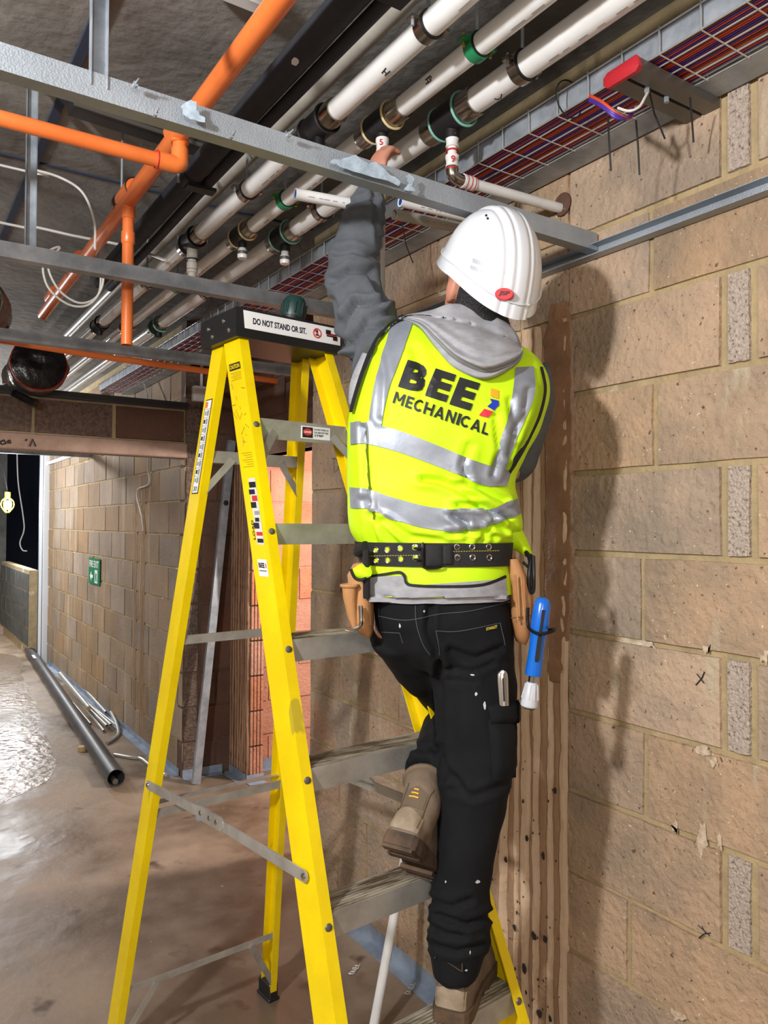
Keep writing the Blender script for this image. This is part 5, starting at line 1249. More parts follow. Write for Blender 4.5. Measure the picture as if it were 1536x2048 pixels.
# hood lying on the back and shoulders
HO = catmull([(797, 636), (838, 652), (872, 692), (905, 728), (945, 750), (975, 756), (1010, 744), (1038, 724), (1047, 704)], 8)
HI = catmull([(818, 628), (862, 620), (898, 608), (935, 610), (970, 624), (1000, 638), (1020, 650), (1036, 672), (1042, 690)], 8)
def hoodf(u, v):
    f = u * (len(HO) - 1); i = min(int(f), len(HO) - 2); o = HO[i] * (1 - f + i) + HO[i + 1] * (f - i); q = HI[i] * (1 - f + i) + HI[i + 1] * (f - i)
    p = o + (q - o) * v; base = hit(BV, p[0], p[1] + 4, 0, 1.80)
    d0 = proj(base)[2]; d0 = min(max(d0, 1.66), 1.84)
    prof = math.sin(min(v / .22, 1) * math.pi / 2); fold = (.011 * math.sin(v * 30 + 2.2 * math.sin(u * 4)) * math.exp(-(v / .42) ** 2) + .012 * noise.noise(Vector((u * 4.5, v * 3.2 + u * 3, 7.7))) * min(1, v * 3))
    target = d0 - .012 - .042 * prof * math.sin(math.pi * min(max(u, .06), .94)) ** .5 - fold * math.sin(math.pi * u) ** .5 + .10 * max(0, v - .45) ** 1.2
    return P(p[0], p[1], D=target + .004 * nz((u * 7, v * 7, 1.), 1.))
hdV, hdF = grid(hoodf, 70, 34)
# close the pouch towards the neck behind
back_ = hdV + FWD * .035
hdV2, hdF2 = join([(hdV, hdF), (back_, hdF)])
n0 = len(hdV); rim = []
for i in range(69): rim.append((i, i + 1, n0 + i + 1, n0 + i)); t_ = 33 * 70; rim.append((t_ + i, t_ + i + 1, n0 + t_ + i + 1, n0 + t_ + i))
for j in range(33):
    a = j * 70; b = a + 70; rim.append((a, b, n0 + b, n0 + a)); a += 69; b += 69; rim.append((a, b, n0 + b, n0 + a))
hood = obj('hood', (hdV2, hdF2 + rim), M_hood, hoodie, smooth=180)
BH = surf((hdV, hdF))
for k in (.10, .16):
    path = []
    for i in range(2, 68):
        path.append(np.array(hoodf(i / 69, k)) - FWD * .0012)
    obj('hood_seam', tube(path, .0012, 5), mat('grey_seam', srgb(112, 112, 118), .8), hoodie)
# ring of neck filled by the collar under the helmet
obj('collar', lathe(P(955, 650, D=1.86), unit(hl(0, -.02, -.06) - P(958, 690, D=1.87)), [(-.05, .085), (-.01, .080), (.02, .072), (.035, .068), (.03, .058)], 24), M_hair, hoodie, smooth=180)

# ---------- hard hat
hat = thing('helmet_tmp', (0, 0, 0), None, None) if False else None
HO_ = P(979, 553, D=1.845) + hup * .012
def helm(u, v, grow=0.0):
    """u around, v 0 rim .. 1 crown"""
    a = 2 * math.pi * u; el = v * math.pi / 2
    ca, sa = math.cos(a), math.sin(a)
    rx, ry, rz = .1155 + grow, (.145 if sa < 0 else .140) + grow, .142 + grow
    e = math.cos(el) ** .86
    x = rx * ca * e; y = ry * sa * e; z = rz * math.sin(el) ** .95
    # raised centre rib with grooves
    lat = abs(x)
    rib = .0045 * (1 / (1 + math.exp((lat - .034) / .0022))) - .0035 * math.exp(-((lat - .040) / .004) ** 2) + .003 * math.exp(-((lat - .018) / .004) ** 2) * -1
    if v < .12 and sa > .6: rib *= v / .12
    k = 1 + rib / .13
    # skirt: lower at the back, flared brim
    drop = -.074 * (max(0, -sa) ** 1.3) * (1 - v) ** 1.2 - .024 * (1 - abs(sa)) * (1 - v) ** 2
    fl = (1 - v) ** 9
    pe = .052 * max(0, sa) ** 3 * fl
    return HO_ + hr * (x * k * (1 + .03 * fl)) + hfw * (y * k * (1 + .03 * fl) + pe) + hup * (z * k + drop - .012 * fl * max(0, sa))
hV, hF = grid(lambda u, v: helm(u, v * .995), 160, 56, True); hF = hF + [tuple(55 * 160 + i for i in range(160))]
iV, iF = grid(lambda u, v: helm(u, v * .995, -.004), 160, 56, True); iF = iF + [tuple(55 * 160 + i for i in range(160))]
off = len(hV); hh = hF + [tuple(off + i for i in f) for f in iF] + [(i, (i + 1) % 160, off + (i + 1) % 160, off + i) for i in range(160)]
helmet = obj('hard_hat', (np.concatenate([hV, iV]), hh), M_helmet, person, smooth=60)
BHat = surf((hV, hF))
obj('rain_gutter', tube([helm(u, .10, .0025) for u in np.linspace(0, 1, 90)[:-1]], .0022, 6, closed=True), M_helmet, helmet)
pc = hit(BHat, 1009, 590, 0.0); pn = unit(hit(BHat, 1009, 590, .01) - pc); pn = unit(pn * .35 - FWD * .65); pc = pc + pn * .004; pu = unit(RIGHT * 1.0 - UPV * .10); pu = unit(pu - pn * (pu @ pn)); pv = np.cross(pn, pu)
obj('red_logo_plate', loft([[pc + pn * h + pu * (r * .0205 * math.cos(a)) + pv * (r * .0132 * math.sin(a)) for a in np.linspace(0, 2 * math.pi, 33)[:-1]] for h, r in ((-.010, 1.05), (.0070, 1), (.0080, .94))]), mat('red_plate', srgb(200, 26, 32), .35), helmet)
W, Fc = fit_text('JSP', -.0125, .0125, -.006, .006, .035, .15); obj('logo_lettering', (np.array([pc + pn * .0088 + pu * x + pv * y for x, y, _ in W]), Fc), M_ink, helmet, smooth=0)
M_faint = mat('faint_grey_sticker', srgb(206, 208, 214), .3); M_faint2 = mat('faint_grey_ink', srgb(176, 178, 186), .4)
def hatpatch(nm, quad, m_): obj(nm, (np.array([hit(BHat, x, y, .0012) for x, y in quad]), [(0, 1, 2, 3)]), m_, helmet, smooth=0)
for i in range(9):
    x0 = 946 + i * 2.3; hatpatch('date_sticker', [(x0, 516 + i * .9), (x0 + 1.5, 516.6 + i * .9), (x0 + .5, 526 + i * .9), (x0 - 1, 525 + i * .9)], M_faint2)
    hatpatch('barcode_sticker', [(x0 - 4, 530 + i * .9), (x0 - 2.6, 530.5 + i * .9), (x0 - 4, 539 + i * .9), (x0 - 5.2, 538 + i * .9)], M_faint2)
hatpatch('sticker_film', [(941, 511), (972, 521), (964, 551), (934, 540)], M_faint)
for x, y in ((970, 430), (973, 436)): hatpatch('vent_slot', [(x, y), (x + 4, y - 1), (x + 5, y + 3), (x + 1, y + 4)], M_ink)

# ---------- tool belt
def belt_ring(z0, z1, grow, th, n=90):
    def ringpt(u, zz, g):
        lo, hi = 0.0, .35
        for _ in range(22):
            mid = (lo + hi) / 2
            if torso_pt(u, mid)[2] < zz: lo = mid
            else: hi = mid
        return torso_pt(u, lo, g)
    rows = []
    for zz, g in ((z0, grow), (z0, grow + th), ((z0 + z1) / 2, grow + th + .001), (z1, grow + th), (z1, grow)): rows.append([ringpt(i / n, zz, g) for i in range(n)])
    V = np.concatenate(rows); Fc = []
    for j in range(5):
        k = (j + 1) % 5
        for i in range(n): Fc.append((j * n + i, j * n + (i + 1) % n, k * n + (i + 1) % n, k * n + i))
    return V, Fc
bz1 = P(870, 1086, D=1.68)[2]; bz0 = P(870, 1133, D=1.68)[2]
bV, bF = belt_ring(bz0, bz1, .007, .005)
belt = obj('tool_belt', (bV, bF), M_belt, person, smooth=40)
BB = surf((bV, bF))
def ring_on(px, py, R, r, m_, parent, nm, lift=.002):
    c = hit(BB, px, py, lift); n_ = hit(BB, px, py, lift + .01) - c; return obj(nm, torus(c, n_, R, r, 16, 6), m_, parent)
for x, y in ((752, 1100), (775, 1099), (801, 1097), (830, 1095), (914, 1094), (944, 1094), (977, 1094)):
    ring_on(x, y, .0060, .0017, M_chrome, belt, 'eyelet', .0008); ring_on(x + 1, y + 21, .0060, .0017, M_chrome, belt, 'eyelet', .0008)
    for yy in (0, 21):
        c = hit(BB, x + (1 if yy else 0), y + yy, .0003); n_ = unit(hit(BB, x, y + yy, .01) - c); obj('eyelet_hole', lathe(c, n_, [(0, .0044), (.0004, .0042)], 12), M_vest if x < 850 else M_ink, belt)
for x0, x1, yv in ((738, 840, 1112), (852, 882, 1101), (906, 995, 1106)):
    x = x0
    while x < x1:
        g = tube([hit(BB, x, yv - (x - 738) * .018, .0012), hit(BB, x + 3.2, yv - (x + 3 - 738) * .018, .0012)], .0007, 4); obj('belt_stitch', g, M_gold, belt); x += 5.2
def beltpatch(nm, x0, x1, y0, y1, m_, lift, bulge=.0): patch(nm, [(x0, y0), (x1, y0), (x1, y1), (x0, y1)], BB, m_, belt, 8, 8, lift, bulge=bulge)
beltpatch('belt_keeper', 885, 905, 1084, 1134, M_belt, .004, .004); beltpatch('belt_tongue', 850, 884, 1083, 1132, M_belt, .003, .003)
bk = [(845, 1082), (846, 1110), (847, 1133), (862, 1136), (880, 1134), (882, 1128)]
obj('buckle_frame', tube([hit(BB, x, y, .007, 1.66) for x, y in catmull(bk, 4)], .0034, 8), M_blackmetal, belt)
for y in (1096, 1118): obj('buckle_prong', tube([hit(BB, 828, y, .006), hit(BB, 838, y, .008), hit(BB, 848, y, .008)], .0026, 7), M_blackmetal, belt)

# leather pouches (parts of the tool belt)
def pouch(nm, pts_l, pts_r, d, th, parent, lean=0.):
    rings = []
    for (a, b) in zip(pts_l, pts_r): rings.append(ring_lr(a, b, d, d, th * (0.6 + .4 * math.sin(3.1416 * len(rings) / len(pts_l) + .3)), 20, 2.6))
    v, f = loft(rings); return obj(nm, (v + np.array([[.003 * nz(p, 25), .003 * nz(p, 25, 3), 0] for p in v]), f), M_leather, parent, smooth=60)
pl = pouch('leather_pouch', [(706, 1128), (696, 1150), (700, 1200), (706, 1240), (716, 1262), (730, 1270)], [(745, 1120), (748, 1150), (748, 1200), (747, 1240), (746, 1262), (742, 1273)], 1.76, .05, belt)
obj('hammer_loop_pocket', loft([ring_lr((684, 1172), (716, 1172), 1.72, 1.72, .022, 18), ring_lr((686, 1195), (714, 1195), 1.72, 1.72, .021, 18), ring_lr((694, 1230), (716, 1235), 1.725, 1.725, .018, 18), ring_lr((702, 1258), (718, 1262), 1.73, 1.73, .012, 18)]), M_leather, pl, smooth=60)
obj('pocket_rim', tube(ring_lr((683, 1171), (717, 1171), 1.72, 1.72, .023, 18), .004, 6, closed=True), M_leather, pl)
obj('pouch_seam', tube([P(738, 1150, D=1.705), P(740, 1200, D=1.705), P(741, 1250, D=1.705)], .0016, 5), mat('dark_leather', srgb(104, 68, 40), .7), pl)
obj('pouch_strap', patch('x', [(724, 1150), (736, 1148), (736, 1200), (726, 1200)], surf((bV, bF), ) if False else BT, M_binding, belt, 3, 3).data and (lambda: tube([P(732, 1100, D=1.69), P(733, 1150, D=1.692), P(733, 1196, D=1.70)], .008, 8))(), M_binding, pl)
bpy.data.objects.remove([o for o in bpy.data.objects if o.name == 'x'][0])
obj('claw_hook', join([tube(catmull([P(721, 1212, D=1.70), P(722, 1240, D=1.69), P(719, 1252, D=1.69), P(704, 1258, D=1.69), P(684, 1253, D=1.69)], 5), np.linspace(.005, .0022, 21), 8), tube(catmull([P(722, 1240, D=1.695), P(722, 1252, D=1.70), P(706, 1262, D=1.71), P(690, 1260, D=1.71)], 5), np.linspace(.0045, .0022, 16), 8)]), M_chrome, pl, label='polished steel claw hook')
pr = pouch('leather_pouch', [(1008, 1118), (1012, 1150), (1018, 1200), (1022, 1240), (1028, 1270), (1034, 1284)], [(1034, 1116), (1052, 1150), (1064, 1192), (1064, 1230), (1060, 1262), (1050, 1287)], 1.77, .05, belt)
for x0, x1 in ((1030, 1036), (1042, 1050)): obj('pouch_fold', tube([P(x0, 1150, D=1.71), P((x0 + x1) / 2, 1200, D=1.708), P(x1, 1245, D=1.712)], .0025, 6), M_leather, pr)
obj('pouch_seam', tube([P(1022, 1236, D=1.715), P(1045, 1234, D=1.713), P(1060, 1230, D=1.72)], .0014, 5), MATS['dark_leather'], pr)
obj('hammer_ring', tube(catmull([P(1056, 1215, D=1.705), P(1056, 1250, D=1.70), P(1066, 1263, D=1.68), P(1086, 1267, D=1.665), P(1107, 1262, D=1.67), P(1108, 1258, D=1.70), P(1086, 1262, D=1.74), P(1066, 1258, D=1.745)], 6), .0036, 8), M_blackmetal, pr)
obj('black_clip', tube(catmull([P(1052, 1104, D=1.76), P(1060, 1120, D=1.74), P(1058, 1150, D=1.73), P(1059, 1180, D=1.73), P(1066, 1182, D=1.73), P(1067, 1150, D=1.73), P(1066, 1112, D=1.74)], 5), .005, 8), M_blackmetal, pr)
# loose corners of the vest sticking out over the pouches
def flap(nm, pts, d, m_, parent, bulge=.02):
    q = np.array(pts, float); c = q.mean(0); n = len(q); V = [P(c[0], c[1], D=d - bulge)]; rows = 5
    for j in range(1, rows + 1):
        for x, y in q: p = c + (np.array([x, y]) - c) * j / rows; V.append(P(p[0], p[1], D=d - bulge * (1 - (j / rows) ** 2) + .012 * nz((p[0] / 30, p[1] / 30, 3.), 1.)))
    Fc = [(0, 1 + i, 1 + (i + 1) % n) for i in range(n)]
    for j in range(rows - 1):
        for i in range(n): a = 1 + j * n; b = a + n; Fc.append((a + i, a + (i + 1) % n, b + (i + 1) % n, b + i))
    Vb = [v + FWD * .004 for v in V]; m2 = len(V); F2 = Fc + [tuple(m2 + k for k in f) for f in Fc] + [(1 + (rows - 1) * n + i, 1 + (rows - 1) * n + (i + 1) % n, m2 + 1 + (rows - 1) * n + (i + 1) % n, m2 + 1 + (rows - 1) * n + i) for i in range(n)]
    return obj(nm, (np.array(V + Vb), F2), m_, parent, smooth=60)
fr_ = flap('vest_corner', catmull([(1022, 1032), (1034, 1040), (1050, 1070), (1062, 1098), (1064, 1112), (1050, 1112), (1030, 1100), (1012, 1092), (1008, 1060), (1022, 1032)], 3)[:-1], 1.775, M_vest, vest)
obj('corner_binding', tube(catmull([P(1050, 1110, D=1.765), P(1064, 1112, D=1.765), P(1067, 1128, D=1.762), P(1060, 1136, D=1.76), P(1046, 1124, D=1.76)], 5), .0035, 7), M_binding, vest)
flap('vest_corner', catmull([(703, 1140), (722, 1128), (742, 1134), (742, 1152), (724, 1158), (710, 1154), (703, 1140)], 3)[:-1], 1.685, M_vest, vest, .01)
obj('corner_binding', tube(catmull([P(701, 1138, D=1.68), P(710, 1156, D=1.68), P(724, 1160, D=1.68), P(734, 1150, D=1.68)], 5), .0035, 7), M_binding, vest)
obj('belt_end_tab', tube([P(714, 1108, D=1.74), P(720, 1098, D=1.73), P(732, 1092, D=1.71)], [.010, .013, .012], 10), M_belt, belt)

# ---------- boots
def boot(nm, heel, ball, toe, up, ankle, label, sh=.046):
    """sole runs heel - ball - toe; up: sole normal at the heel; ankle: middle of the collar"""
    path = catmull([heel, heel + (ball - heel) * .5, ball, (ball + toe) / 2 + (ball - heel) * 0, toe], 6); seg = np.linalg.norm(np.diff(path, axis=0), axis=1); cum = np.concatenate([[0], np.cumsum(seg)]); L = cum[-1]
    def at(x):
        d = x * L; i = min(max(np.searchsorted(cum, d) - 1, 0), len(path) - 2); p = path[i] + (path[i + 1] - path[i]) * ((d - cum[i]) / (seg[i] + 1e-9))
        j0 = max(i - 1, 0); j1 = min(i + 2, len(path) - 1); f = unit(path[j1] - path[j0]); n = unit(up - f * (up @ f)); return p, f, n, np.cross(f, n)
    prof = [(0.0, .028, .052, .010), (.035, .036, .078, .0), (.12, .040, .098, 0), (.28, .039, .102, 0), (.42, .039, .088, 0), (.58, .045, .072, 0), (.72, .050, .062, 0), (.86, .047, .054, 0), (.95, .034, .046, 0), (1.0, .018, .034, .004)]
    rings = []; srings = []
    for x, w_, h, z in prof:
        p, f, n, s = at(x); c = p + n * (.024 + z); ring = []
        for k in range(20):
            a = 2 * math.pi * k / 20; ca, sa = math.cos(a), math.sin(a); ring.append(c + s * (math.copysign(abs(ca) ** .8, ca) * w_) + n * (sa * h if sa > 0 else sa * .004))
        rings.append(ring); e = .0045; lo = .0 if x < .30 or x > .42 else .012
        srings.append([p - s * (w_ + e) + n * lo, p + s * (w_ + e) + n * lo, p + s * (w_ + e) + n * .029, p - s * (w_ + e) + n * .029])
    p0, f0, n0, s0 = at(.17); g = [loft(rings)]
    low = p0 + n0 * .055; top = p0 + n0 * .115; sh_path = catmull([low, top, (top + ankle) / 2, ankle], 4)
    g.append(tube(sh_path, np.linspace(.044, sh + .002, 13), 20))
    v, fc, nn = remeshed(join(g), .005, 4); v = fold_disp(v, nn, [], .0022, 22, 3.)
    bt = obj(nm, (v, fc), M_boot, person, smooth=180, label=label)
    obj('sole', loft(srings), M_sole, bt, smooth=0)
    for k in range(7):
        x = .05 + .14 * k
        if .28 < x < .43: continue
        p, f, n, s = at(x); w_ = np.interp(x, [q[0] for q in prof], [q[1] for q in prof]); obj('sole_lug', box(p - n * .003, (.020, w_ * 2, .009), [f, s, n]), M_sole, bt)
    bb = surf((v, fc)); ho = p0 + n0 * .05
    def on(sx, h, lift):            # point on the back of the boot: sx sideways (m), h above sole
        o_ = p0 - f0 * .16 + n0 * h + s0 * sx; r = bb.ray_cast(Vector(o_), Vector(f0))
        return (np.array(r[0]) - f0 * lift) if r[0] is not None else o_ + f0 * .1
    obj('heel_counter', grid(lambda u, v: on(-.034 + .068 * u, .034 + (.034 + .014 * math.sin(math.pi * u)) * v, .003), 12, 6), mat('worn_heel', srgb(166, 150, 128), .7, col2=srgb(132, 114, 92), nscale=18, bump=.2), bt, smooth=180)
    obj('heel_panel', grid(lambda u, v: on(-.027 + .054 * u, .086 + .050 * v * (1 - .25 * abs(2 * u - 1)), .0022), 12, 6), mat('dark_boot_panel', srgb(104, 88, 70), .8), bt, smooth=180)
    for k in range(3): obj('yellow_tab', tube([on(-.012 + .003 * k, .108 + .009 * k, .004), on(0, .1085 + .009 * k, .004), on(.012 - .003 * k, .108 + .009 * k, .004)], .0018, 6), mat('amber_reflector', srgb(236, 180, 50), .4), bt)
    for u_ in (-.03, .03): obj('boot_seam', tube([on(u_, .045 + .016 * k, .0012) for k in range(7)], .0012, 5), mat('boot_thread', srgb(84, 68, 52), .8), bt)
    hb = unit(ankle - top); obj('ankle_collar', torus(ankle - hb * .008, hb, sh, .009, 22, 8), mat('dark_boot_collar', srgb(110, 92, 74), .8), bt)
    return bt
f_hd = unit(V3(.86, .62, 0))
hlR = P(899, 2034, D=1.625); hlR[2] = .5925
boot('boot', hlR, hlR + f_hd * .18, hlR + f_hd * .285, V3(0, 0, 1), P(908, 1944, D=1.685), 'right boot, flat on the lower tread', .043)
hlL = P(793, 1690, D=1.625); blL = P(850, 1752, D=1.735); tl = blL + unit(FWD * 1.0 + RIGHT * .35 + V3(0, 0, .15)) * .10
boot('boot', hlL, blL, tl, unit(V3(0, 0, 1) + FWD * .55 + RIGHT * .35), P(848, 1556, D=1.785), 'left boot, heel lifted on the tread above', .042)

# ---------- things carried in pocket and hammer ring
a = P(1086, 1200, D=1.70); b = P(1066, 1352, D=1.70); ax = unit(b - a); L = np.linalg.norm(b - a)
tl_ = thing('blue_handled_tool', b + ax * .06, 'blue handled pipe tool with pale grey ribbed tip hanging at the hip', 'hand tool')
obj('handle', lathe(a, ax, [(-.006, .006), (-.002, .013), (.008, .0185), (.05, .020), (.09, .0175), (.11, .0165), (L - .01, .0185), (L - .002, .018), (L, .012)], 24), M_toolblue, tl_)
sdv = unit(RIGHT - ax * (RIGHT @ ax)); fn = unit(np.cross(ax, sdv)); fn = fn if fn @ FWD < 0 else -fn
obj('handle_insert', extrude([(-.004, 0), (.004, 0), (.003, .003), (-.003, .003)], a + ax * .02 + fn * .0178, a + ax * .135 + fn * .0162, sdv, fn), M_ink, tl_, smooth=0)
obj('slider', box(a + ax * .105 + fn * .0185, (.009, .05, .004), [sdv, ax, fn]), M_ink, tl_, smooth=0)
obj('steel_neck', lathe(b, ax, [(0, .009), (.018, .009)], 14), M_chrome, tl_)
tip = b + ax * .014
obj('tip_cone', lathe(tip, ax, [(0, .011), (.003, .0135), (.03, .018), (.046, .0195), (.052, .0195), (.055, .017)], 24), M_toolgrey, tl_)
for k in range(10):
    an = 6.283 * k / 10; d = math.cos(an) * sdv + math.sin(an) * fn; obj('tip_rib', tube([tip + ax * .004 + d * .0138, tip + ax * .036 + d * .0188], .0016, 5), M_toolgrey, tl_)
obj('tip_end', lathe(tip, ax, [(.054, .016), (.058, .014)], 20), M_ink, tl_)
k0 = hit(BT, 1000, 1344, .008); k1 = hit(BT, 1003, 1412, .010)
t = thing('folding_knife', k1, 'silver folding knife standing in the trouser leg pocket', 'knife')
kd = unit(k0 - k1); ks = unit(RIGHT - kd * (RIGHT @ kd)); kn = np.cross(kd, ks)
obj('knife_body', loft([[k1 + kd * h + ks * x * w_ + kn * y * .006 for x, y in ((-1, -.5), (-.6, -1), (.6, -1), (1, -.5), (1, .5), (.6, 1), (-.6, 1), (-1, .5))] for h, w_ in ((0, .010), (.055, .0115), (.068, .011), (.075, .007), (.077, .003))]), M_chrome, t)
obj('knife_scale', box((k0 + k1) / 2 - kn * .0 + unit(-FWD) * .0066, (.004, .05, .001), [ks, kd, kn]), M_blackmetal, t)

# ================================================================== FLOOR ITEMS AND FAR DETAILS
# dark patch of wet floor
def puddle(name, pts, seed):
    q = catmull(pts + [pts[0]], 8)[:-1]; V = [(x + .06 * noise.noise(Vector((x * 4, y * 4, seed))), y + .1 * noise.noise(Vector((x * 4, y * 4, seed + 3))), .0012) for x, y in q]; c = np.mean(V, 0); n = len(V)
    return obj(name, (np.array([c] + V), [(0, 1 + i, 1 + (i + 1) % n) for i in range(n)]), M_wet, floor, smooth=0)
M_wet = mat('wet_film_concrete', srgb(150, 128, 108), .16, col2=srgb(124, 104, 86), nscale=2.0, rvar=.34, bump=.9, bscale=16, bdist=.014, stretch=(1, .6, 1), spec=.6)
puddle('wet_patch', [(-1.9, 4.5), (-.2, 4.75), (.55, 4.95), (.98, 5.5), (1.08, 6.6), (1.2, 7.8), (1.3, 9.3), (1.35, 10.6), (.4, 11.6), (-.8, 11.8), (-2.2, 9.5), (-2.3, 6.3)], 2.)
# large dark pipe on the floor
a = P(232, 1574, Z=0); b = P(58, 1308, Z=0); R = .055; a = V3(a[0], a[1], R); b = V3(b[0], b[1], R)
t = thing('soil_pipe', (a + b) / 2 - V3(0, 0, R), 'long dark grey plastic pipe lying on the wet floor beside the corridor wall', 'pipe')
obj('pipe_wall', pipe_shell(a, b, R, .004, 28), M_greypvc, t); d_ = unit(b - a)
obj('inner_pipe', cyl(a + d_ * .02 + V3(0, 0, -.028), a + d_ * .5 + V3(0, 0, -.028), .018, 14), M_strut, t)
obj('pipe_label', box(b - d_ * .9 + V3(-.02, 0, .052), (.05, .25, .002), [np.cross(d_, V3(0, 0, 1)), d_, V3(0, 0, 1)]), M_label, t)
# thin conduits heaped against the wall
cond = [((143, 1349), (212, 1425), .012, 'grey'), ((120, 1347), (178, 1416), .020, 'thick'), ((118, 1350), (208, 1462), .011, ''), ((108, 1360), (181, 1447), .008, ''), ((150, 1390), (214, 1452), .013, ''), ((168, 1400), (222, 1450), .012, ''), ((186, 1415), (236, 1453), .010, '')]
lab = ['conduit nearest the wall in the heap beside the dark pipe', 'thick pale tube with wooden bung on the conduit heap', 'longest pale conduit sticking out of the heap towards the ladder', 'thinnest pale conduit, alongside the dark floor pipe', 'pale conduit in the middle of the heap', 'pale conduit just right of the heap middle', 'short pale conduit at the right of the heap']
for (p0, p1, r, kd_), l in zip(cond, lab):
    z = r + (.08 if r > .015 else .03 if r >= .012 else .002); A_ = P(*p0, Z=z); B_ = P(*p1, Z=z)
    t = thing('conduit', (A_ + B_) / 2 - V3(0, 0, r), l, 'conduit', 'conduits heaped on the floor')
    obj('tube_wall', pipe_shell(A_, B_, r, .002, 14), M_conduit, t)
    if kd_ == 'thick': obj('wooden_bung', cyl(B_ - unit(B_ - A_) * .03, B_ + unit(B_ - A_) * .012, r - .003, 14), M_wood, t)
    else: obj('dark_bore', cyl(B_ - unit(B_ - A_) * .05, B_ - unit(B_ - A_) * .02, r - .002, 12), M_ink, t)
obj('bent_conduit', tube(catmull([P(222, 1424, Z=.07), P(232, 1444, Z=.05), P(237, 1466, Z=.014), P(228, 1477, Z=.012), P(214, 1486, Z=.012)], 5), .012, 10), M_conduit, None, 'pale conduit bent to a right angle at the end of the heap', 'conduit')
obj('bent_conduit', tube(catmull([P(229, 1509, Z=.012), P(262, 1515, Z=.012), P(282, 1517, Z=.012), P(300, 1530, Z=.012), P(331, 1550, Z=.013)], 5), .012, 10), M_conduit, None, 'pale bent conduit lying behind the yellow rear leg', 'conduit')
p = P(164, 1502, Z=0); t = thing('wooden_disc', p, 'small pale wooden disc alone on the wet floor', 'wood block'); obj('disc', lathe(p, (0, 0, 1), [(0, .028), (.002, .030), (.032, .030), (.034, .028)], 18), M_wood, t); obj('top_grain', lathe(p, (0, 0, 1), [(.0342, .022), (.0346, .020)], 16), mat('cut_wood', srgb(226, 200, 156), .7), t)
# stud leaning in the recess
a = P(390, 1566, Z=.001); b = P(461, 882, Y=4.86)
t = thing('leaning_stud', a, 'galvanised stud leaning against the brown wall in the recess', 'metal stud')
dz_ = unit(b - a); u_ = unit(V3(1, 0, 0) - dz_ * dz_[0]); v_ = np.cross(dz_, u_)
obj('stud_channel', extrude([(x, y) for x, y in channel_poly(.032, .05, .0015)], a - u_ * .025, b - u_ * .025, u_, v_ if v_[1] < 0 else -v_), M_galv, t, smooth=0)
c = a + (b - a) * .81; obj('service_hole', lathe(c + (v_ if v_[1] < 0 else -v_) * .034, v_ if v_[1] < 0 else -v_, [(0, .018), (.001, .016)], 14), M_ink, t)
# fire exit sign on the corridor wall
sx = WX - .012
s0, s1 = 7.17, 7.60; z0, z1 = 1.085, 1.325
t = thing('fire_exit_sign', (sx, 7.4, z0), 'green and white fire exit sign on the corridor blockwork', 'sign')
obj('sign_board', box2((sx, s0, z0), (sx + .006, s1, z1)), M_sign, t, smooth=0)
W, Fc = fit_text('FIRE EXIT', 0, 1, 0, 1, .02); obj('sign_lettering', (np.array([(sx - .002, s1 - .03 - (s1 - s0 - .06) * x, z1 - .085 + .062 * y) for x, y, _ in W]), Fc), M_signw, t, smooth=0)
def sq(nm, pts): obj(nm, (np.array([(sx - .002, s1 - y, z0 + z) for y, z in pts]), [tuple(range(len(pts)))]), M_signw, t, smooth=0)
sq('arrow_head', [(.055, .07), (.12, .12), (.12, .02)]); sq('arrow_shaft', [(.12, .055), (.18, .055), (.18, .085), (.12, .085)]); sq('door_icon', [(.25, .015), (.36, .015), (.36, .135), (.25, .135)])
obj('door_figure', (np.array([(sx - .003, s1 - y, z0 + z) for y, z in ((.28, .03), (.30, .03), (.305, .06), (.33, .03), (.345, .03), (.32, .07), (.325, .10), (.29, .11), (.275, .08))]), [tuple(range(9))]), M_sign, t, smooth=0)
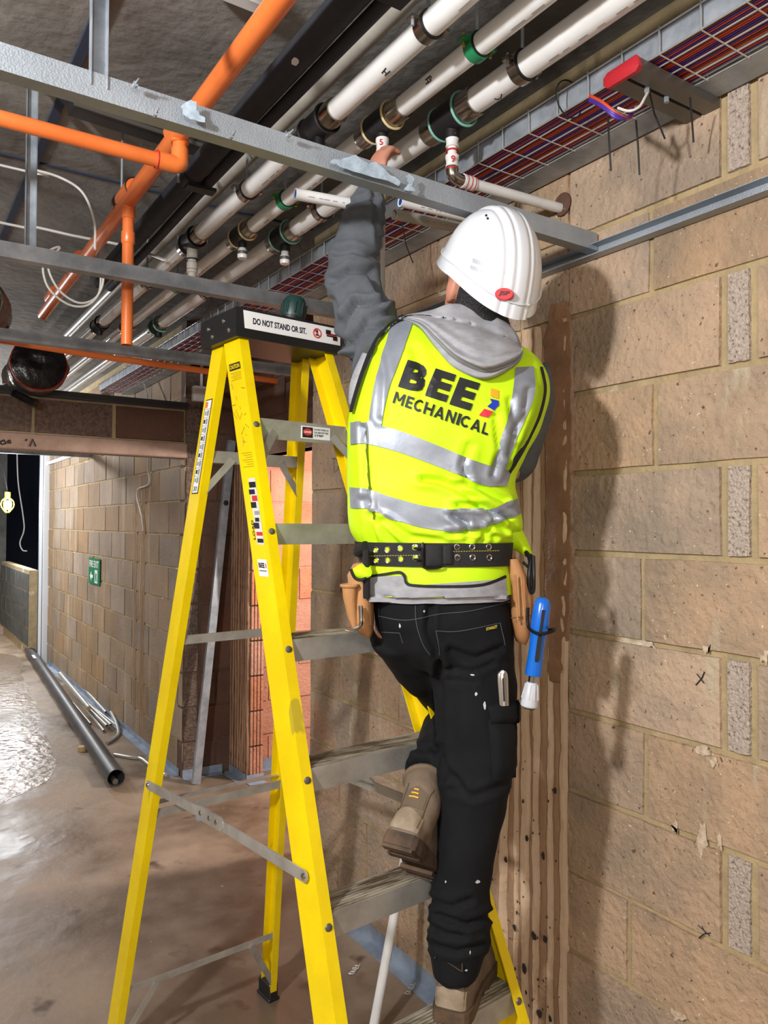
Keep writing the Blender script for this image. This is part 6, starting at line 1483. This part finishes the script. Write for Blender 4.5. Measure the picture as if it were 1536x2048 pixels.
# festoon light far away
lp = P(15, 1010, D=10.2)
t = thing('festoon_lamp', lp - V3(0, 0, .1), 'glaring bare bulb in a yellow cage at the far left', 'lamp')
obj('bulb', ellipsoid(lp, (.045, .045, .06), None, 16, 10), M_bulb, t)
for k in range(6): an = k * math.pi / 6 * 2; obj('cage_wire', tube(catmull([lp + V3(.02 * math.cos(an), .02 * math.sin(an), -.1), lp + V3(.075 * math.cos(an), .075 * math.sin(an), -.02), lp + V3(.07 * math.cos(an), .07 * math.sin(an), .05), lp + V3(.02 * math.cos(an), .02 * math.sin(an), .1)], 4), .006, 6), M_bulbcage, t)
obj('lamp_holder', cyl(lp + V3(0, 0, .08), lp + V3(0, 0, .17), .035, 12), M_bulbcage, t); obj('flex', tube(catmull([lp + V3(0, 0, .17), lp + V3(-.05, .1, .5), lp + V3(-.12, .2, .75), V3(lp[0] - .15, lp[1] + .2, CEIL)], 5), .008, 6), M_bkcable, t)
wire('hanging_wire', [P(34, 880, D=12), P(36, 960, D=12), P(46, 1030, D=12), P(48, 1060, D=12), P(40, 1085, D=12), P(45, 1100, D=12), P(54, 1102, D=12)], .010, M_whcable, 'white wire dangling in the dark opening past the far bulb')
for y_, l in ((6.4, 'first grey metal rail seen under the lintel in the far corridor'), (7.6, 'second grey metal rail seen under the lintel in the far corridor')):
    obj('far_stud', box2((-2.0, y_, 2.27), (WX - .005, y_ + .04, 2.32)), M_galv, None, l, 'ceiling stud', smooth=0)
# white pipe standing behind the lower treads, swarf on the floor
A_ = P(742, 2085, Z=.0); B_ = P(838, 1560, X=1.60)
t = thing('upright_pipe', A_, 'white plastic pipe leaning upright behind the lower treads', 'pipe'); obj('pipe_wall', pipe_shell(A_ + V3(0, 0, .004), B_, .0155, .003, 18), M_whitepipe, t); obj('pipe_print', tube([A_ + (B_ - A_) * .3 - FWD * .0156, A_ + (B_ - A_) * .62 - FWD * .0156], .0011, 5), M_greypr, t)
for (x, y), l in (((700, 1950), 'curl of pale swarf on the floor left of the white pipe'), ((812, 1990), 'curl of pale swarf on the floor right of the white pipe')):
    c = P(x, y, Z=.012); obj('swarf_curl', tube([c + V3(.008 * math.cos(k * .8) + .0012 * k, .008 * math.sin(k * .8) + .0008 * k, .004 * math.sin(k * .31)) for k in range(48)], .0012, 5), M_label, None, l, 'swarf')
